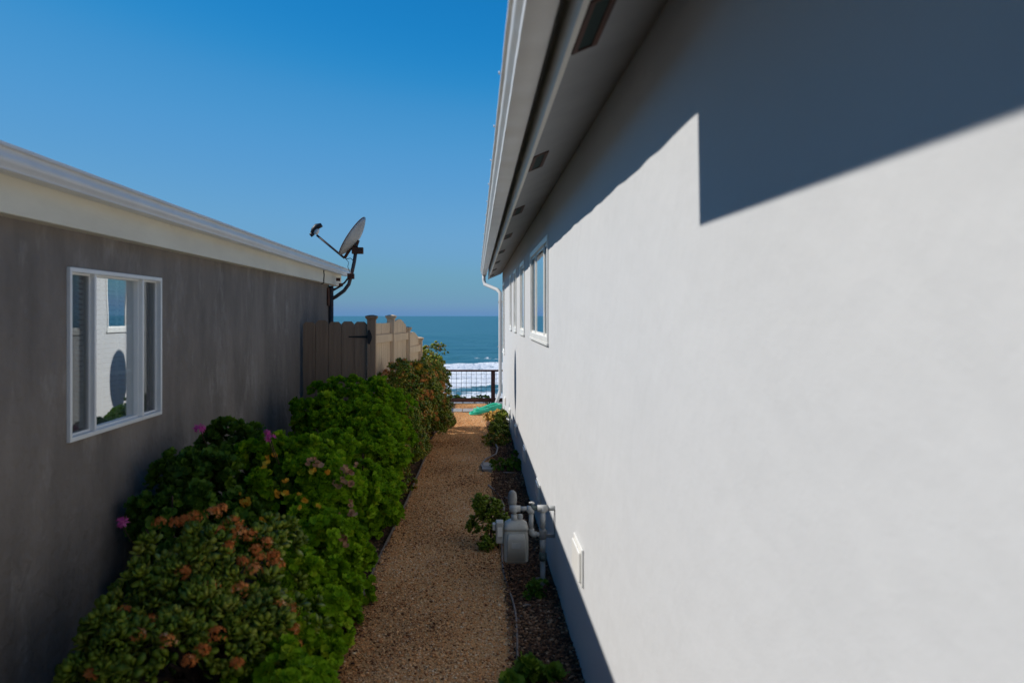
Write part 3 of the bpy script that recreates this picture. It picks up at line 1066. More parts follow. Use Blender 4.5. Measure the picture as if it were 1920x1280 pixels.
for zz in (0.35, 1.45):
    MB().box(gx0, gx1, GYY + 0.0125, GYY + 0.045, zz, zz + 0.09).build('rail', 'gate_wood', gate)
hg = MB().add([(gx1 + 0.03, GYY - 0.026, H - 0.215), (gx1 + 0.03, GYY - 0.026, H - 0.245), (gx1 - 0.20, GYY - 0.026, H - 0.235), (gx1 - 0.20, GYY - 0.026, H - 0.222),
               (gx1 + 0.03, GYY - 0.021, H - 0.215), (gx1 + 0.03, GYY - 0.021, H - 0.245), (gx1 - 0.20, GYY - 0.021, H - 0.235), (gx1 - 0.20, GYY - 0.021, H - 0.222)],
              [(0, 1, 2, 3), (7, 6, 5, 4), (0, 4, 5, 1), (1, 5, 6, 2), (2, 6, 7, 3), (3, 7, 4, 0)])
hinge = hg.build('hinge', 'black_iron', gate)
MB().extrude_y([(gx1 + 0.012, H - 0.16), (gx1 + 0.035, H - 0.15), (gx1 + 0.055, H - 0.20), (gx1 + 0.06, H - 0.23), (gx1 + 0.055, H - 0.26),
                (gx1 + 0.035, H - 0.31), (gx1 + 0.012, H - 0.30), (gx1 + 0.005, H - 0.23)], GYY - 0.065, GYY - 0.058).build('hinge_plate', 'black_iron', hinge)

fence = thing('wooden_fence', (-1.0, 10.9, 0), 'tan board fence stepping down toward the sea behind red-tipped bush', 'fence')
posts = [(GP_X, GYY - 0.01, H + 0.010), (-1.034, 10.41, H + 0.013), (-0.927, 11.5, H - 0.144), (-0.828, 12.5, H - 0.31)]
for (px, py, pt) in posts:
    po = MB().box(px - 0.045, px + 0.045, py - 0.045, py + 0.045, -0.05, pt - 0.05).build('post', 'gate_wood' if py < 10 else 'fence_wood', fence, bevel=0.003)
    mcap = MB()
    v = []
    for (h_, w_) in ((pt - 0.0505, 0.047), (pt - 0.032, 0.062), (pt - 0.012, 0.064), (pt, 0.02)):
        v += [(px - w_, py - w_, h_), (px + w_, py - w_, h_), (px + w_, py + w_, h_), (px - w_, py + w_, h_)]
    f = [(3, 2, 1, 0), (12, 13, 14, 15)]
    for i in range(3):
        for k in range(4):
            f.append((i * 4 + k, i * 4 + (k + 1) % 4, i * 4 + 4 + (k + 1) % 4, i * 4 + 4 + k))
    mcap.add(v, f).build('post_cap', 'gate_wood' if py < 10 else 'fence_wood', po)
for i in range(3):
    (ax, ay, at_), (bx_, by, bt) = posts[i], posts[i + 1]
    dirv = Vector((bx_ - ax, by - ay, 0))
    L = dirv.length
    dirv.normalize()
    nrm = Vector((dirv.y, -dirv.x, 0))                    # towards the path
    M = Matrix((( dirv.x, nrm.x, 0, ax), (dirv.y, nrm.y, 0, ay), (0, 0, 1, 0), (0, 0, 0, 1)))
    base_t = [H - 0.085, H - 0.145, H - 0.33][i]
    n = 8
    u0, u1 = 0.05, L - 0.05
    w = (u1 - u0) / n
    for k in range(n):
        c = (k + 0.5) / n
        arch = [0.0, 0.10, 0.10][i] * math.sin(math.pi * c) ** 1.0
        a0 = [0.0, 0.10, 0.10][i] * math.sin(math.pi * k / n)
        a1 = [0.0, 0.10, 0.10][i] * math.sin(math.pi * (k + 1) / n)
        t0, t1 = base_t + a0 + random.uniform(-.004, .004), base_t + a1 + random.uniform(-.004, .004)
        p0, p1 = u0 + k * w + 0.003, u0 + (k + 1) * w - 0.003
        dy = random.uniform(-.002, .002)
        v = [(p0, -0.02 + dy, 0.05), (p1, -0.02 + dy, 0.05), (p1, -0.02 + dy, t1), ((p0 + p1) / 2, -0.02 + dy, max(t0, t1, base_t + arch)), (p0, -0.02 + dy, t0)]
        v += [(p[0], p[1] + 0.018, p[2]) for p in v]
        v = [tuple(M @ Vector(p)) for p in v]
        MB().add(v, [(0, 1, 2, 3, 4), (9, 8, 7, 6, 5), (0, 5, 6, 1), (1, 6, 7, 2), (2, 7, 8, 3), (3, 8, 9, 4), (4, 9, 5, 0)]).build('board', 'fence_wood', fence)
    for zz in ([H - 0.26, H - 0.27, H - 0.47][i], 0.3):
        MB().box(u0 - 0.01, u1 + 0.01, 0.003, 0.028, zz - 0.045, zz + 0.045, M).build('rail', 'fence_wood', fence, bevel=0.002)

# ------------------------------------------------------------------ wire guard rail on the bluff edge
RY = 16.95
rail_t = H - 0.107 * 10 + 0.0
rail = thing('wire_guard_rail', (0, RY, 0), 'dark red wooden railing with square wire mesh above the sea', 'railing')
zt = H - 1.07
zb = 0.035
MB().box(-2.6, 1.9, RY - 0.045, RY + 0.045, zt - 0.035, zt).build('top_rail', 'redwood', rail, bevel=0.004)
MB().box(-2.6, 1.9, RY - 0.02, RY + 0.02, zb, zb + 0.085).build('bottom_rail', 'redwood', rail, bevel=0.003)
for px in (-1.72, 0.345, 1.8):
    MB().box(px - 0.04, px + 0.04, RY - 0.041, RY + 0.04, -0.1, zt - 0.0355).build('post', 'redwood', rail, bevel=0.003)
xw = -2.55
while xw < 1.88:
    MB().cyl((xw, RY - 0.0, zb + 0.08), (xw, RY, zt - 0.034), 0.0033, 6).build('wire', 'wire_steel', rail)
    xw += 0.0985
for k in range(6):
    zz = zb + 0.13 + k * 0.085
    if zz < zt - 0.05:
        MB().cyl((-2.58, RY + 0.005, zz), (1.88, RY + 0.005, zz), 0.0033, 6).build('wire', 'wire_steel', rail)
side_r = thing('side_guard_rail', (-1.18, 15.3, 0), 'low dark wooden rail behind the far end of the hedge', 'railing')
MB().box(-1.22, -1.14, 14.0, RY - 0.06, zt - 0.04, zt - 0.001).build('top_rail', 'redwood', side_r)
MB().box(-1.20, -1.16, 14.0, RY - 0.06, zb, zb + 0.085).build('bottom_rail', 'redwood', side_r)
for py in (14.05, 15.5):
    MB().box(-1.218, -1.142, py, py + 0.08, -0.1, zt - 0.041).build('post', 'redwood', side_r)

# stepping slabs in front of the railing
for i, (x0, x1, lb) in enumerate(((-0.93, -0.245, 'pale concrete slab nearest the hedge before the railing'), (-0.235, 0.33, 'pale concrete slab partly under the green hose'))):
    s = MB().box(x0, x1, 15.35, 15.85, -0.02, 0.034).build('paving_slab', 'concrete', None, bevel=0.006)
    tag(s, lb, 'paving slab', 'slabs before the railing')

# ------------------------------------------------------------------ gas meter
MY = 5.5


def G(px, py, y=MY):
    return Vector(((px - 892) * y / 1600, y, H + (592 - py) * y / 1600))


gm = thing('gas_meter', (0.26, MY, 0), 'grey gas meter with riser pipes standing beside the white wall', 'gas meter')
bxm = 0.258
body = MB()
prof = []
w0, d0 = 0.078, 0.075


def rrect(cx, cy, z, hx, hy, r, n=4):
    pts = []
    for (sx, sy, a0) in ((1, 1, 0), (-1, 1, 90), (-1, -1, 180), (1, -1, 270)):
        for k in range(n + 1):
            t = math.radians(a0 + 90 * k / n)
            pts.append((cx + sx * (hx - r) + r * math.cos(t), cy + sy * (hy - r) + r * math.sin(t), z))
    return pts


def crisp(o, deg=32):
    o.data.set_sharp_from_angle(angle=math.radians(deg))
    return o


def loft(rings):
    m = MB()
    n = len(rings[0])
    v = [p for r in rings for p in r]
    f = []
    for i in range(len(rings) - 1):
        for k in range(n):
            f.append((i * n + k, i * n + (k + 1) % n, (i + 1) * n + (k + 1) % n, (i + 1) * n + k))
    f.append(tuple(range(n - 1, -1, -1)))
    f.append(tuple(range((len(rings) - 1) * n, len(rings) * n)))
    return m.add(v, f, True)


zB = H - 1.575
loft([rrect(bxm, MY, zB, 0.066, 0.06, 0.02), rrect(bxm, MY, zB + 0.012, 0.077, 0.07, 0.022), rrect(bxm, MY, zB + 0.10, 0.079, 0.072, 0.022),
      rrect(bxm, MY, zB + 0.165, 0.078, 0.071, 0.022), rrect(bxm, MY, zB + 0.205, 0.073, 0.066, 0.022)]).build('meter_body', 'meter_grey', gm)
crisp(gm.children[-1])
MB().box(bxm - 0.03, bxm + 0.03, MY - 0.0868, MY - 0.0858, zB + 0.10, zB + 0.135).build('name_plate', 'pipe_grey', gm)
loft([rrect(bxm, MY, zB + 0.2055, 0.077, 0.07, 0.02), rrect(bxm, MY, zB + 0.222, 0.078, 0.071, 0.022), rrect(bxm, MY, zB + 0.245, 0.07, 0.062, 0.03),
      rrect(bxm, MY, zB + 0.262, 0.045, 0.04, 0.03)]).build('meter_lid', 'meter_grey', gm)
fl = loft([rrect(bxm, MY - 0.075, zB + 0.02, 0.058, 0.008, 0.006), rrect(bxm, MY - 0.0765, zB + 0.15, 0.058, 0.009, 0.006), rrect(bxm, MY - 0.074, zB + 0.19, 0.05, 0.008, 0.006)])
fl.build('front_panel', 'meter_grey', gm)
ix = MB().box(bxm - 0.128, bxm - 0.08, MY - 0.045, MY + 0.045, zB + 0.12, zB + 0.255)
idx = ix.build('index_box', 'meter_grey', gm, bevel=0.006)
MB().box(bxm - 0.118, bxm - 0.088, MY - 0.0485, MY - 0.0455, zB + 0.165, zB + 0.225).build('dial_window', 'lnb_white', idx)
MB().box(bxm - 0.150, bxm - 0.129, MY - 0.03, MY + 0.03, zB + 0.20, zB + 0.24).build('transmitter', 'pipe_grey', idx, bevel=0.004)
for k in range(8):                                       # lid bolts
    t = k * math.pi / 4 + 0.3
    x_, y_ = bxm + 0.066 * math.cos(t), MY + 0.058 * math.sin(t)
    MB().cyl((x_, y_, zB + 0.236), (x_, y_, zB + 0.25), 0.006, 6).build('bolt', 'pipe_grey', gm)
zt_ = zB + 0.262
pA = G(965, 975)
MB().cyl((bxm - 0.01, MY, zt_ - 0.004), (bxm - 0.01, MY, zt_ + 0.035), 0.020, 14).build('coupling', 'pipe_grey', gm)
MB().cyl((bxm - 0.01, MY, zt_ + 0.0355), (bxm - 0.01, MY, H - 1.235), 0.0145, 12).build('pipe', 'pipe_grey', gm)
MB().cyl((bxm + 0.03, MY + 0.02, zt_ - 0.006), (bxm + 0.03, MY + 0.02, zt_ + 0.03), 0.016, 12).build('coupling', 'pipe_grey', gm)
MB().lathe([(0.024, 0), (0.026, 0.01), (0.026, 0.03), (0.022, 0.04), (0.0, 0.041)], origin=(bxm - 0.01, MY, H - 1.262), n=16).build('tee', 'pipe_grey', gm)
MB().cyl((bxm - 0.04, MY, H - 1.241), (bxm + 0.03, MY, H - 1.241), 0.021, 14).build('tee', 'pipe_grey', gm)
MB().cyl((bxm + 0.031, MY, H - 1.241), (bxm + 0.075, MY, H - 1.241), 0.0145, 12).build('pipe', 'pipe_grey', gm)
ex = bxm + 0.097
MB().tube([(ex - 0.024, MY, H - 1.241), (ex - 0.006, MY, H - 1.243), (ex + 0.0, MY, H - 1.25), (ex + 0.002, MY, H - 1.27)], 0.021, 12).build('elbow', 'pipe_grey', gm)
MB().cyl((ex + 0.002, MY, H - 1.27), (ex + 0.002, MY, H - 1.375), 0.0145, 12).build('pipe', 'pipe_grey', gm)
MB().tube([(ex + 0.002, MY, H - 1.37), (ex + 0.004, MY, H - 1.395), (ex + 0.014, MY, H - 1.405), (ex + 0.034, MY, H - 1.407)], 0.020, 12).build('elbow', 'pipe_grey', gm)
rx = 0.432
MB().cyl((ex + 0.034, MY, H - 1.407), (rx - 0.022, MY, H - 1.407), 0.0145, 12).build('pipe', 'pipe_grey', gm)
# regulator with domed cap over the meter
MB().lathe([(0.0, 0.0), (0.014, 0.0), (0.014, 0.035), (0.027, 0.04), (0.029, 0.055), (0.029, 0.095), (0.024, 0.118), (0.012, 0.13), (0.0, 0.132)],
           origin=(bxm - 0.02, MY + 0.05, H - 1.265), n=18).build('regulator', 'regulator_grey', gm)
# riser
MB().cyl((rx, MY, -0.05), (rx, MY, H - 1.575), 0.0165, 12).build('riser_pipe', 'pipe_grey', gm)
MB().cyl((rx, MY, H - 1.37), (rx, MY, H - 1.262), 0.0165, 12).build('riser_pipe', 'pipe_grey', gm)
MB().lathe([(0.022, 0), (0.025, 0.008), (0.025, 0.05), (0.022, 0.058)], origin=(rx, MY, H - 1.434), n=14).build('tee', 'regulator_grey', gm)
MB().cyl((rx, MY, H - 1.521), (rx, MY, H - 1.435), 0.019, 12).build('riser_pipe', 'pipe_grey', gm)
vl = MB().lathe([(0.02, 0), (0.024, 0.004), (0.027, 0.02), (0.027, 0.035), (0.024, 0.05), (0.02, 0.053)], origin=(rx, MY, H - 1.575), n=14).build('shutoff_valve', 'valve_green', gm)
MB().cyl((rx, MY - 0.05, H - 1.55), (rx, MY - 0.022, H - 1.55), 0.012, 10).build('valve_stem', 'valve_green', vl)
MB().lathe([(0.02, 0), (0.023, 0.006), (0.023, 0.04), (0.0, 0.042)], origin=(rx, MY, H - 1.2625), n=14).build('tee', 'pipe_grey', gm)
MB().cyl((rx - 0.035, MY, H - 1.238), (rx + 0.03, MY, H - 1.238), 0.022, 14).build('tee', 'pipe_grey', gm)
MB().cyl((rx + 0.031, MY, H - 1.238), (XR + 0.01, MY, H - 1.238), 0.0165, 12).build('house_pipe', 'pipe_grey', gm)
bib = MB().tube([(rx - 0.035, MY, H - 1.238), (rx - 0.06, MY, H - 1.238), (rx - 0.075, MY, H - 1.228)], [0.014, 0.016, 0.012], 10).build('test_valve', 'valve_green', gm)
MB().tube([(rx - 0.088, MY, H - 1.205), (rx - 0.07, MY, H - 1.203), (rx - 0.055, MY, H - 1.208)], 0.007, 8).build('valve_handle', 'lnb_white', bib)
MB().cyl((rx - 0.073, MY, H - 1.23), (rx - 0.073, MY, H - 1.206), 0.006, 8).build('valve_stem', 'valve_green', bib)
MB().tube([(XR - 0.006, MY - 0.02, H - 1.245), (XR - 0.010, MY - 0.022, H - 1.32), (XR - 0.004, MY - 0.02, H - 1.40)], 0.0022, 5).build('ground_wire', 'cable_black', gm)
MB().box(rx + 0.024, XR - 0.001, MY - 0.01, MY + 0.012, H - 1.425, H - 1.405).build('wall_bracket', 'regulator_grey', gm)

# ------------------------------------------------------------------ hose, irrigation, edging
hs = []
for lp in range(6):
    for k in range(26):
        t = k / 26 * 2 * math.pi
        ax_, ay_ = 0.30 - 0.012 * lp + 0.02 * math.sin(lp * 2.1), 0.085 + 0.012 * lp
        ang = 0.75 + 0.03 * lp
        px, py = ax_ * math.cos(t), ay_ * math.sin(t)
        x = 0.17 + 0.012 * lp + px * 0.92 - py * 0.30
        y = 15.05 + px * 0.55 + py * 1.0 + 0.02 * lp
        z = 0.045 + 0.016 * lp + 0.014 * math.sin(3 * t + lp) + 0.16 * max(0, px + 0.1)
        hs.append((x, y, z))
hs += [(0.42, 15.3, 0.10), (0.45, 15.2, 0.06), (0.47, 15.0, 0.03), (0.48, 14.8, 0.02)]
hose = MB().tube(hs, 0.013, 8).build('garden_hose', 'hose_green')
tag(hose, 'coiled green garden hose lying by the far corner of the white house', 'hose')

pth = []
for k in range(60):
    y = 3.2 + k * 0.082
    x = BED_X + 0.005 + 0.018 * math.sin(y * 1.7) + 0.010 * math.sin(y * 4.1)
    pth.append((x, y, 0.030 + 0.006 * math.sin(y * 3)))
tube1 = MB().tube(pth, 0.0065, 8).build('irrigation_tube', 'tube_brown')
tag(tube1, 'brown irrigation tube along the gravel edge below the gas meter', 'tube')
t2 = MB().tube([(0.245, 7.3, 0.02), (0.255, 7.7, 0.025), (0.235, 8.1, 0.03), (0.19, 8.45, 0.02), (0.13, 8.75, 0.015)], 0.011, 8).build('irrigation_tube', 'tube_brown')
tag(t2, 'short bent irrigation tube in the bed behind the small shrub', 'tube')
vbx = thing('valve_box', (0.13, 9.75, 0), 'small grey valve box where the gravel meets the bed', 'valve box')
MB().extrude_x([(9.52, 0.0), (9.95, 0.0), (9.95, 0.035), (9.6, 0.05), (9.52, 0.045)], 0.07, 0.20).build('box', 'valve_box', vbx, bevel=0.006)
MB().box(0.085, 0.185, 9.62, 9.90, 0.0455, 0.056).build('lid', 'concrete', vbx, bevel=0.004)
t3 = MB().tube([(0.09, 9.5, 0.03), (0.06, 9.8, 0.035), (0.12, 10.2, 0.04), (0.25, 10.5, 0.05), (0.28, 10.9, 0.06), (0.265, 11.3, 0.05)], 0.011, 8).build('irrigation_tube', 'tube_brown')
tag(t3, 'pale irrigation tube curving away from the valve box', 'tube')
t4 = MB().tube([(0.20, 9.45, 0.012), (0.35, 9.42, 0.02), (0.48, 9.43, 0.015)], 0.009, 6).build('irrigation_tube', 'tube_brown')
tag(t4, 'thin tube crossing the bed from valve box to wall', 'tube')
# steel edging strips on the hedge side
for i, (ya, yb, lb) in enumerate(((3.2, 5.6, 'metal edging strip under the nearest hedge plants'), (5.62, 8.0, 'metal edging strip under the middle of the hedge'),
                                  (8.02, 10.6, 'metal edging strip under the red-tipped bush'))):
    m_ = MB()
    pts = [(path_left(ya + (yb - ya) * k / 14) - 0.004, ya + (yb - ya) * k / 14) for k in range(15)]
    v, f = [], []
    for (x, y) in pts:
        v += [(x - 0.003, y, -0.02), (x + 0.003, y, -0.02), (x + 0.003, y, 0.045), (x - 0.003, y, 0.045)]
    for k in range(14):
        for j in range(4):
            a = k * 4
            f.append((a + j, a + (j + 1) % 4, a + 4 + (j + 1) % 4, a + 4 + j))
    f += [(0, 3, 2, 1), (56, 57, 58, 59)]
    tag(m_.add(v, f).build('edging_strip', 'edging'), lb, 'edging', 'edging strips along the hedge')

# ------------------------------------------------------------------ gravel grains, mulch chips, stones
OCT_V = [(1, 0, 0), (-0.9, 0.1, 0), (0.1, 1, 0.1), (0, -0.95, -0.1), (0.1, 0, 0.75), (0, 0.1, -0.75)]
OCT_F = [(0, 2, 4), (2, 1, 4), (1, 3, 4), (3, 0, 4), (2, 0, 5), (1, 2, 5), (3, 1, 5), (0, 3, 5)]


def grains(name, n, xf0, xf1, y0, y1, r0, r1, material, zoff, tmean, tsd, ypow=1.0, flat=1.0, label=None, cat=None, amp=0.008):
    u = RNG.random(n) ** ypow
    y = y0 + (y1 - y0) * u
    xa = np.array([xf0(t) for t in y])
    xb = np.array([xf1(t) for t in y])
    x = xa + (xb - xa) * RNG.random(n)
    r = r0 + (r1 - r0) * RNG.random(n) ** 2.2
    R3 = rand_rot(n) * (r[:, None, None] * (0.65 + 0.7 * RNG.random((n, 1, 3))))
    R3[:, 2, :] *= flat
    und = amp * (np.sin(x * 9 + y * 2.3) + np.sin(y * 5.1 - x * 13) + 2) * 0.5
    pos = np.stack([x, y, zoff + und + r * 0.35 * RNG.random(n)], -1)
    drift = 0.10 * np.sin(x * 4.1 + 1.3 * np.sin(y * 1.9)) + 0.09 * np.sin(y * 2.7 + 2.2 * np.sin(x * 3.3)) + 0.06 * np.sin(y * 6.1 - x * 7.0)
    tint = np.clip(RNG.normal(tmean, tsd, n) + drift, 0, 1)
    o = scatter_mesh(name, OCT_V, OCT_F, pos, R3, material, None, tint)
    o['kind'] = 'stuff'
    o['label'] = label
    o['category'] = cat
    return o


grains('gravel', 90000, lambda y: path_left(y) - 0.02, lambda y: path_right(y) + 0.05 * random.random(), 3.0, 10.5, 0.0028, 0.0085, 'gravel_grain',
       0.006, 0.5, 0.32, 1.7, 0.55, 'loose tan gravel covering the path', 'gravel')
grains('pebbles', 5200, lambda y: path_left(y) - 0.02, lambda y: path_right(y) + 0.06 * random.random(), 3.0, 12, 0.007, 0.014, 'gravel_grain',
       0.007, 0.42, 0.36, 1.5, 0.6, 'coarser stones scattered in the path gravel', 'gravel')
g_far = grains('gravel', 32000, lambda y: path_left(y) - 0.02, lambda y: path_right(y) + 0.02 * random.random(), 10.3, 16.8, 0.004, 0.011, 'gravel_grain',
               0.006, 0.5, 0.24, 1.2, 0.5, 'loose tan gravel at the sunlit far end of the path', 'gravel')
grains('mulch', 22000, lambda y: path_right(y) - 0.02, lambda y: XR - 0.004, 3.0, 14.5, 0.004, 0.017, 'mulch_chip', 0.007, 0.36, 0.26, 1.6, 0.5,
       'dark mulch and grit in the bed along the white wall', 'mulch', 0.02)
grains('leaf_litter', 5000, lambda y: PATH_X - 0.35, lambda y: PATH_X + 0.06 * random.random(), 3.2, 12, 0.004, 0.016, 'mulch_chip', 0.008, 0.45, 0.25, 1.4, 0.4,
       'dry litter under the edge of the hedge', 'litter', 0.018)

stone_spots = [(0.285, 5.05, 0.045, 'pale flat stone below the gas meter'), (0.27, 4.86, 0.04, 'dark round stone beside the irrigation tube'),
               (0.33, 4.72, 0.035, 'small grey stone in the mulch near the tube'), (0.42, 5.6, 0.035, 'grey stone beside the gas riser'),
               (0.30, 8.05, 0.04, 'grey stone in the bed beyond the meter'), (0.36, 7.1, 0.04, 'stone half buried behind the gas meter'),
               (0.16, 12.3, 0.05, 'stone at the gravel edge before the far plants'), (0.45, 6.3, 0.03, 'small stone against the white wall base')]
for (x, y, r, lb) in stone_spots:
    m_ = MB()
    rings = []
    ph = random.uniform(0, 6)
    for (h_, q) in ((-0.3, 0.8), (0.0, 1.0), (0.3, 0.92), (0.5, 0.6), (0.56, 0.2)):
        rings.append([(x + r * q * (1 + 0.22 * math.sin(2 * t + ph) + 0.1 * math.sin(5 * t + ph)) * math.cos(t) * 1.2,
                       y + r * q * (1 + 0.18 * math.cos(3 * t + ph)) * math.sin(t), r * h_ + 0.012 + 0.01 * math.sin(t + ph)) for t in [k * math.pi / 5 for k in range(10)]])
    s = loft(rings).build('stone', 'field_stone')
    for p in s.data.polygons:
        p.use_smooth = False
    tag(s, lb, 'stone', 'stones in the planting bed')

# ------------------------------------------------------------------ plants
def fallen_leaves():
    n = 170
    y = 3.3 + 9.5 * RNG.random(n) ** 1.3
    side = RNG.random(n)
    x = np.where(side < 0.55, np.array([path_left(t) for t in y]) + np.abs(RNG.normal(0, 0.10, n)),
                 np.where(side < 0.85, np.array([path_right(t) for t in y]) - np.abs(RNG.normal(0, 0.09, n)), -0.6 + 0.75 * RNG.random(n)))
    Rm = rand_rot(n)
    Rm[:, 2, :] *= 0.3
    Rm *= (0.010 + 0.016 * RNG.random(n))[:, None, None]
    o = scatter_mesh('fallen_leaves', [(-0.5, 0, 0), (0, 0.32, 0.08), (0.5, 0, 0), (0, -0.32, 0.1), (0, 0, -0.06)], [(0, 1, 4), (1, 2, 4), (2, 3, 4), (3, 0, 4)],
                     np.stack([x, y, np.full(n, 0.028)], -1), Rm, 'brown_leaf', None, RNG.random(n))
    o['kind'] = 'stuff'
    o['label'] = 'dry fallen leaves strewn on the gravel path'
    o['category'] = 'leaves'


fallen_leaves()
JADE_V = [(0, 0, 0), (0.20, 0.30, 0.03), (-0.20, 0.30, 0.03), (0.31, 0.62, 0.06), (-0.31, 0.62, 0.06), (0.22, 0.90, 0.09), (-0.22, 0.90, 0.09), (0, 1.02, 0.11),
          (0, 0.55, 0.10), (0, 0.55, -0.03)]
JADE_F = [(0, 1, 8), (1, 3, 8), (3, 5, 8), (5, 7, 8), (7, 6, 8), (6, 4, 8), (4, 2, 8), (2, 0, 8),
          (1, 0, 9), (3, 1, 9), (5, 3, 9), (7, 5, 9), (6, 7, 9), (4, 6, 9), (2, 4, 9), (0, 2, 9)]
_ger = [(0, 0, 0), (0, 0.48, -0.06)]
_n = 11
for k in range(_n):
    t = math.radians(-140 + 280 * k / (_n - 1))
    rr_ = 0.54 if k % 2 == 0 else 0.44
    _ger.append((rr_ * math.sin(t), 0.48 + rr_ * math.cos(t), (0.13 if k % 2 == 0 else -0.04) + 0.03))
GER_V = _ger
GER_F = [(1, 2 + k, 3 + k) for k in range(_n - 1)] + [(1, 2 + _n - 1, 2)]
FLW_V = [(0, 0, 0)]
FLW_F = []
for k in range(5):
    t = 2 * math.pi * k / 5
    FLW_V += [(math.cos(t), math.sin(t), 0.5), (0.45 * math.cos(t + 0.5), 0.45 * math.sin(t + 0.5), 0.15), (0.45 * math.cos(t - 0.5), 0.45 * math.sin(t - 0.5), 0.15)]
    b_ = 1 + 3 * k
    FLW_F += [(0, b_ + 2, b_), (0, b_, b_ + 1)]


def frames(axis, az, tilt, size):
    """3x3 matrices for leaves: Y along the leaf, Z its upper face, arranged about each axis."""
    ref = np.where(np.abs(axis[:, 2:3]) < 0.9, np.array([[0, 0, 1.0]]), np.array([[1.0, 0, 0]]))
    e1 = unit(np.cross(ref, axis))
    e2 = np.cross(axis, e1)
    rad = e1 * np.cos(az)[:, None] + e2 * np.sin(az)[:, None]
    yv = axis * np.cos(tilt)[:, None] + rad * np.sin(tilt)[:, None]
    zv = unit(axis * np.sin(tilt)[:, None] - rad * np.cos(tilt)[:, None])
    xv = np.cross(yv, zv)
    return np.stack([xv, yv, zv], -1) * size[:, None, None]


def lobe_points(lobes, n, rmin, rmax, clumps=0, clump_r=0.14, keep=None):
    """Points and outward normals near the surface of a union of ellipsoid lobes, gathered in clumps."""
    pts, nrm = [], []
    area = np.array([(l[3] * l[4] + l[3] * l[5] + l[4] * l[5]) for l in lobes])
    area = area / area.sum()
    for li, l in enumerate(lobes):
        c = np.array(l[:3])
        rad = np.array(l[3:6])
        m = int(n * area[li]) + 1
        if clumps:
            nc = max(3, int(clumps * area[li]))
            d = unit(RNG.normal(size=(nc, 3)))
            d[:, 2] = np.where(d[:, 2] < -0.55, -d[:, 2], d[:, 2])
            cr = clump_r * (0.6 + 0.8 * RNG.random(nc))
            cc = c + d * rad * (rmin + (rmax - rmin) * RNG.random((nc, 1)))
            idx = RNG.integers(0, nc, m)
            e = unit(RNG.normal(size=(m, 3)) + d[idx] * 1.1)
            p = cc[idx] + e * cr[idx][:, None] * (0.75 + 0.3 * RNG.random((m, 1)))
            nn = unit(e + 0.3 * d[idx])
        else:
            d = unit(RNG.normal(size=(m, 3)))
            p = c + d * rad * (rmin + (rmax - rmin) * RNG.random((m, 1)))
            nn = d
        inside = np.zeros(m, bool)
        for lj, l2 in enumerate(lobes):
            if lj != li:
                q = (p - np.array(l2[:3])) / np.array(l2[3:6])
                inside |= (q ** 2).sum(1) < 0.55
        ok = ~inside & (p[:, 2] > 0.02) & (p[:, 0] > XL + 0.05)
        if keep is not None:
            ok &= keep(p)
        pts.append(p[ok])
        nrm.append(nn[ok])
    return np.concatenate(pts), np.concatenate(nrm)


def rosettes(pts, nrm, per, size, sd, tilt0, tilt1, up=0.5):
    m = len(pts)
    ax = unit(nrm + np.array([0, 0, up]) + RNG.normal(scale=0.25, size=(m, 3)))
    A = np.repeat(ax, per, 0)
    P = np.repeat(pts, per, 0)
    k = np.tile(np.arange(per), m)
    az = k * 2.39996 + np.repeat(RNG.random(m) * 6.28, per) + RNG.normal(scale=0.2, size=m * per)
    tilt = tilt0 + (tilt1 - tilt0) * (k / max(1, per - 1)) + RNG.normal(scale=0.12, size=m * per)
    sz = np.repeat(size * (1 + sd * RNG.normal(size=m)), per) * (0.6 + 0.4 * (k + 1) / per) * (0.85 + 0.3 * RNG.random(m * per))
    P = P - A * (k / per * size * 0.35)[:, None]
    return P, frames(A, az, tilt, np.abs(sz))


def stems(parent, base, tips, r0, material='bark', name='stem'):
    for tp in tips:
        b_ = Vector(base) + Vector((random.uniform(-.08, .08), random.uniform(-.08, .08), 0))
        t = Vector(tp)
        mid = (b_ + t) / 2 + Vector((random.uniform(-.06, .06), random.uniform(-.06, .06), random.uniform(.0, .08)))
        q1 = (b_ + mid) / 2 + Vector((random.uniform(-.03, .03), random.uniform(-.03, .03), 0))
        q2 = (t + mid) / 2 + Vector((random.uniform(-.03, .03), random.uniform(-.03, .03), 0))
        MB().tube([b_, q1, mid, q2, t], [r0, r0 * 0.85, r0 * 0.7, r0 * 0.5, r0 * 0.3], 7).build(name, material, parent)


def foliage(parent, lobes, kind, material, n_ros, per, size, tmean, tsd, clumps, clump_r=0.14, rmin=0.82, rmax=1.0, inner=0.35, name='foliage', keep=None,
            up=0.5, tilt=(0.5, 1.35)):
    pts, nrm = lobe_points(lobes, n_ros, rmin, rmax, clumps, clump_r, keep)
    if inner > 0:
        p2, n2 = lobe_points(lobes, int(n_ros * inner), 0.45, 0.85, 0, 0.1, keep)
        pts = np.concatenate([pts, p2])
        nrm = np.concatenate([nrm, n2])
    P, Mx = rosettes(pts, nrm, per, size, 0.18, tilt[0], tilt[1], up)
    ros_t = np.clip(RNG.normal(tmean, tsd, len(pts)), 0, 1)
    tint = np.clip(np.repeat(ros_t, per) + RNG.normal(scale=0.08, size=len(P)), 0, 1)
    tv, tf = (JADE_V, JADE_F) if kind == 'jade' else (GER_V, GER_F)
    o = scatter_mesh(name, tv, tf, P, Mx, material, parent, tint, kind == 'jade')
    o['kind'] = 'stuff'
    return o, pts, nrm, (P, Mx, tint)


